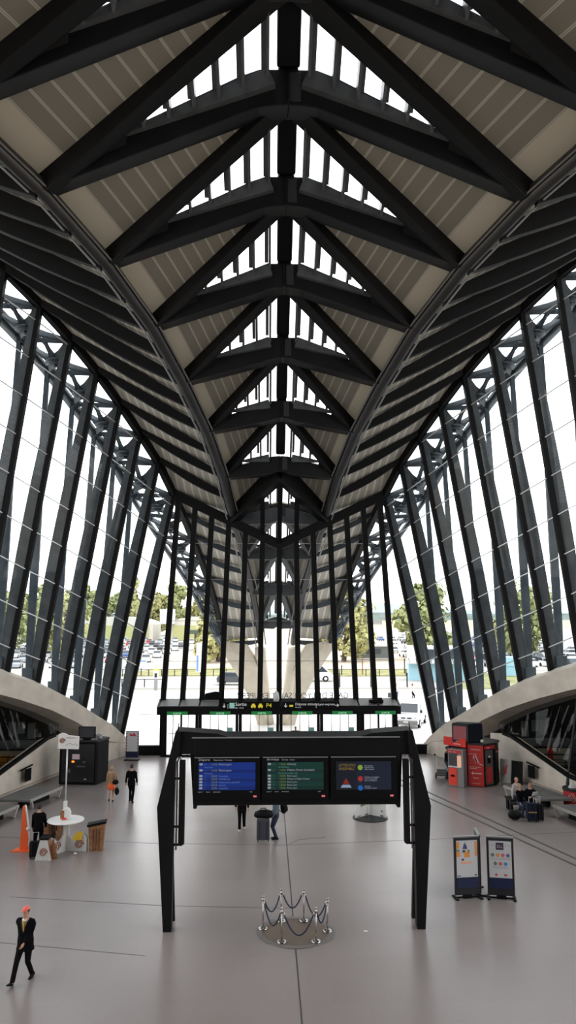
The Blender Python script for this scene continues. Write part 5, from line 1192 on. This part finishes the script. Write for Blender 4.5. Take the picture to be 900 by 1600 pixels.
for i, (x, y, h) in enumerate(((10.5, 118, 1.2), (13.8, 119, 2.2), (20.6, 121, 2.0), (8.4, 99, 1.5), (12.4, 99, 1.6), (17, 99, 1.5))):
    tag(MB().tube([(x, y, -.35), (x, y, h)], .09, 8).build('bollard', mat('rusty_post', (.2, .09, .05), .8) if i == 1 else DGREY), ('rust brown post on the verge across the road' if i == 1 else 'slim dark post standing %s the road outdoors' % ('across' if y > 110 else 'on the near side of')), 'post', None if i == 1 else 'slim roadside posts %s' % ('far' if y > 110 else 'near'))
lp = empty('lamp_post', (-9.8, 108.6, -.3), 0, 'white banner mast with a blue stripe across the road on the left', 'mast')
MB().tube([(0, 0, 0), (0, 0, 5.5)], .07, 8).build('mast', WHITED, lp); MB().box((-.45, 0, 3.2), (.7, .05, 4)).build('banner', WHITE, lp); MB().box((-.62, -.03, 2.4), (.25, .03, 2.2)).build('banner_stripe', mat('blue_sign', (.1, .25, .6), .5), lp)
bb_ = empty('parking_sign', (-19.5, 117, -.3), 0, 'white parking panel sign with a blue strip left of the road fence', 'sign')
# bus shelter kiosk, pale blue, right
kb = empty('kiosk_building', (23.2, 110, -.35), -.12, 'white and pale blue kiosk building beyond the right glazing', 'building')
bb_.name = 'parking_sign'; MB().box((0, 0, 1.7), (1.6, .1, 1.2)).build('panel', WHITE, bb_); MB().box((0, -.06, 2.2), (1.5, .02, .2)).build('strip', mat('blue_sign', (.1, .25, .6), .5), bb_); MB().box((0, 0, .6), (.12, .1, 1.2)).build('post', DGREY, bb_)
MB().box((0, 0, 1.3), (8, 4, 2.6)).build('lower_wall', mat('sky_blue_wall', (.28, .47, .55), .6), kb); MB().box((0, .1, 3.6), (8, 4, 2.2)).build('upper_wall', mat('white_wall', (.7, .7, .7), .6), kb)
MB().box((.6, -1.95, 3.6), (5, .1, 1.5)).build('window', CGL, kb); MB().box((0, -2.6, 2.75), (8.6, 1.6, .12), 0, 0, .35).build('awning', ALU, kb)
m_ = MB()
for k in range(9): m_.box((-4+1.0*k, -2.62, 2.83), (.08, 1.6, .05), 0, 0, .35)
m_.build('awning_slats', DGREY, kb)
tag(MB().box((35.5, 118, 1.0), (4.5, 3.5, 2.8)).box((35.5, 116.2, 1.6), (3.8, .1, 1)).build('blue_container', mat('sky_blue_wall', (.28, .47, .55), .6)), 'pale blue low cabin beyond the right glazing behind the second mullion', 'cabin')
gs = empty('car_park_canopy', (24.5, 230, -.35), 0, 'flat dark canopy of the car park exit seen between the right facade mullions', 'canopy')
MB().box((0, 0, 6.6), (17, 6, 1.2)).build('roof', mat('grey_canopy', (.25, .25, .24), .7), gs)
for x in (-6, -1, 4): MB().box((x, 0, 3), (.6, .6, 6)).build('post', DGREY, gs)
cbn = empty('toll_cabin', (20.5, 160, -.35), 0, 'small dark car park cabin below the flat canopy', 'cabin'); MB().box((0, 0, 1.4), (7.5, 2.5, 2.4)).build('wall', mat('cabin_grey', (.12, .13, .13), .6), cbn); MB().box((0, 0, 2.7), (8.2, 3, .3)).build('roof', WHITED, cbn); MB().box((-.5, -1.3, 1.6), (5, .1, 1)).build('window', CGL, cbn)
for i, (x, y, w_) in enumerate(((-55, 268, 30), (-25, 268, 18))):
    hb = empty('warehouse', (x, y, -.35), 0, ('large pale round-roofed warehouse beyond the left car park' if i == 0 else 'smaller round-roofed warehouse with a white box on its roof'), 'building', None)
    pts = [(-w_/2, 0), (w_/2, 0), (w_/2, 5.5)]+[(w_/2*cos(a), 5.5+2.6*sin(a)) for a in [pi*k/10 for k in range(1, 10)]]+[(-w_/2, 5.5)]
    MB().prism(pts, 'Y', 0, 20).build('hall', mat('pale_shed', (.5, .48, .42), .7), hb); MB().box((0, -.3, 2.6), (w_*.9, .4, 5)).build('green_screen_wall', mat('olive_screen', (.36, .36, .16), .8), hb)
    MB().box((w_*.1 if i == 0 else -w_*.55, -1, 8.2), (2 if i == 0 else 5, 2, 1 if i == 0 else 5)).build('roof_box', WHITED, hb)
cvb = empty('fuel_canopy', (-14, 200, -.35), 0, 'dark canopy with a green cross sign beyond the left car park', 'canopy'); MB().box((0, 0, 4.6), (14, 6, 1)).build('roof', mat('dark_green_canopy', (.06, .08, .06), .7), cvb); MB().box((0, 2, 2), (11, .3, 4)).build('wall', mat('olive_screen', (.36, .36, .16), .8), cvb)
m_ = MB().box((-2, -3.1, 3), (1.4, .1, .5)); m_.box((-2, -3.1, 3), (.5, .1, 1.4)); m_.build('cross', mat('green_cross', (.05, .5, .3), .5), cvb)
for x in (-5, 5): MB().box((x, -2.5, 2), (.3, .3, 4.2)).build('post', DGREY, cvb)
# trees
LEAF = [mat('leaf_green', (.27, .29, .13), .8, 0, .2, .35, 2), mat('leaf_yellow_green', (.36, .35, .16), .8, 0, .2, .35, 2), mat('leaf_dark_green', (.2, .235, .13), .8, 0, .2, .35, 2)]
BARK = mat('bark', (.12, .09, .07), .9)
def tree(x, y, h, w_, m, lab, group='trees outdoors', seed=0, trunk=.06):
    rnd = random.Random(seed); r = empty('tree', (x, y, -.35), rnd.random()*6, lab, 'tree', group)
    MB().tube([(0, 0, 0), (.05*w_, 0, h*.35), (0, 0, h*.8)], [w_*.045, w_*.035, .05], 8).build('trunk', BARK, r, smooth=True)
    mb = MB(); blobs = []
    for _ in range(26):
        a = rnd.random()*6.3; rr = rnd.random()**.5*w_*.38; z = h*(trunk+.12)+rnd.random()*h*(.8-trunk); sh = 1-.55*max(0, (z/h-.55)/.45)
        blobs.append((V((rr*cos(a)*sh, rr*sin(a)*sh, z)), w_*(.15+.1*rnd.random())))
    for c, rad in blobs:
        for _ in range(85):
            d = V((rnd.gauss(0, 1), rnd.gauss(0, 1), rnd.gauss(0, 1))).normalized(); p = c+d*rad*(.7+.4*rnd.random()); s_ = h*.04*(.6+.8*rnd.random())
            u = d.orthogonal().normalized(); u = Quaternion(d, rnd.random()*6.3) @ u; v = d.cross(u)*.7; n_ = d*s_*.3
            mb.add([p-u*s_, p-v*s_+n_, p+u*s_, p+v*s_-n_], [(0, 1, 2, 3)])
    f = mb.build('foliage', LEAF[m], r, fix=False); return r
tree(-10.3, 152, 13.5, 11, 1, 'yellow green tree beyond the road left of the concrete foot', seed=1)
tree(14.2, 152, 14, 12, 1, 'yellow green tree beyond the road right of the concrete foot', seed=2)
tree(31.5, 158, 15, 12, 0, 'tall green tree behind the first mullion of the right glazing', seed=3)
tree(55, 165, 15, 15, 0, 'green tree seen through the middle of the right glazing', seed=4)
tree(73, 170, 14, 13, 2, 'green tree seen through the outer part of the right glazing', seed=5)
tree(-62, 190, 14, 15, 0, 'green tree at the left end of the left glazing', seed=6)
tree(-44, 165, 13, 12, 1, 'green tree behind the middle of the left glazing', seed=7)
for i in range(12):
    rnd = random.Random(50+i)
    tree(-110+9*i, 322+(i%2)*9, 17+rnd.uniform(-3, 5)+(3 if 4 < i < 9 else 0), 10.5, rnd.choice((0, 2, 1)), '%s tree of the row behind the left car park warehouses' % ORD[i], 'trees behind the warehouses', 100+i, .02)
for i, (x, y, s_) in enumerate(((-2.6, 55.5, .1), (3.25, 62, .1))):
    tag(MB().ell((x if i == 0 else 3.35, y, 13.6 if i == 0 else 8.6), (s_+.05, s_+.05, s_+.05), 12).build('flood_lamp', mat('lit_lamp', (1, 1, 1), .4, emit=(1, .93, .8), estr=6), smooth=True), ('small lit lamp', 'lit flood lamp')[i]+' under the outdoor roof wing, '+('left of the spine' if i == 0 else 'low on the right'), 'lamp')
for o in protos.values():
    bpy.data.objects.remove(o)
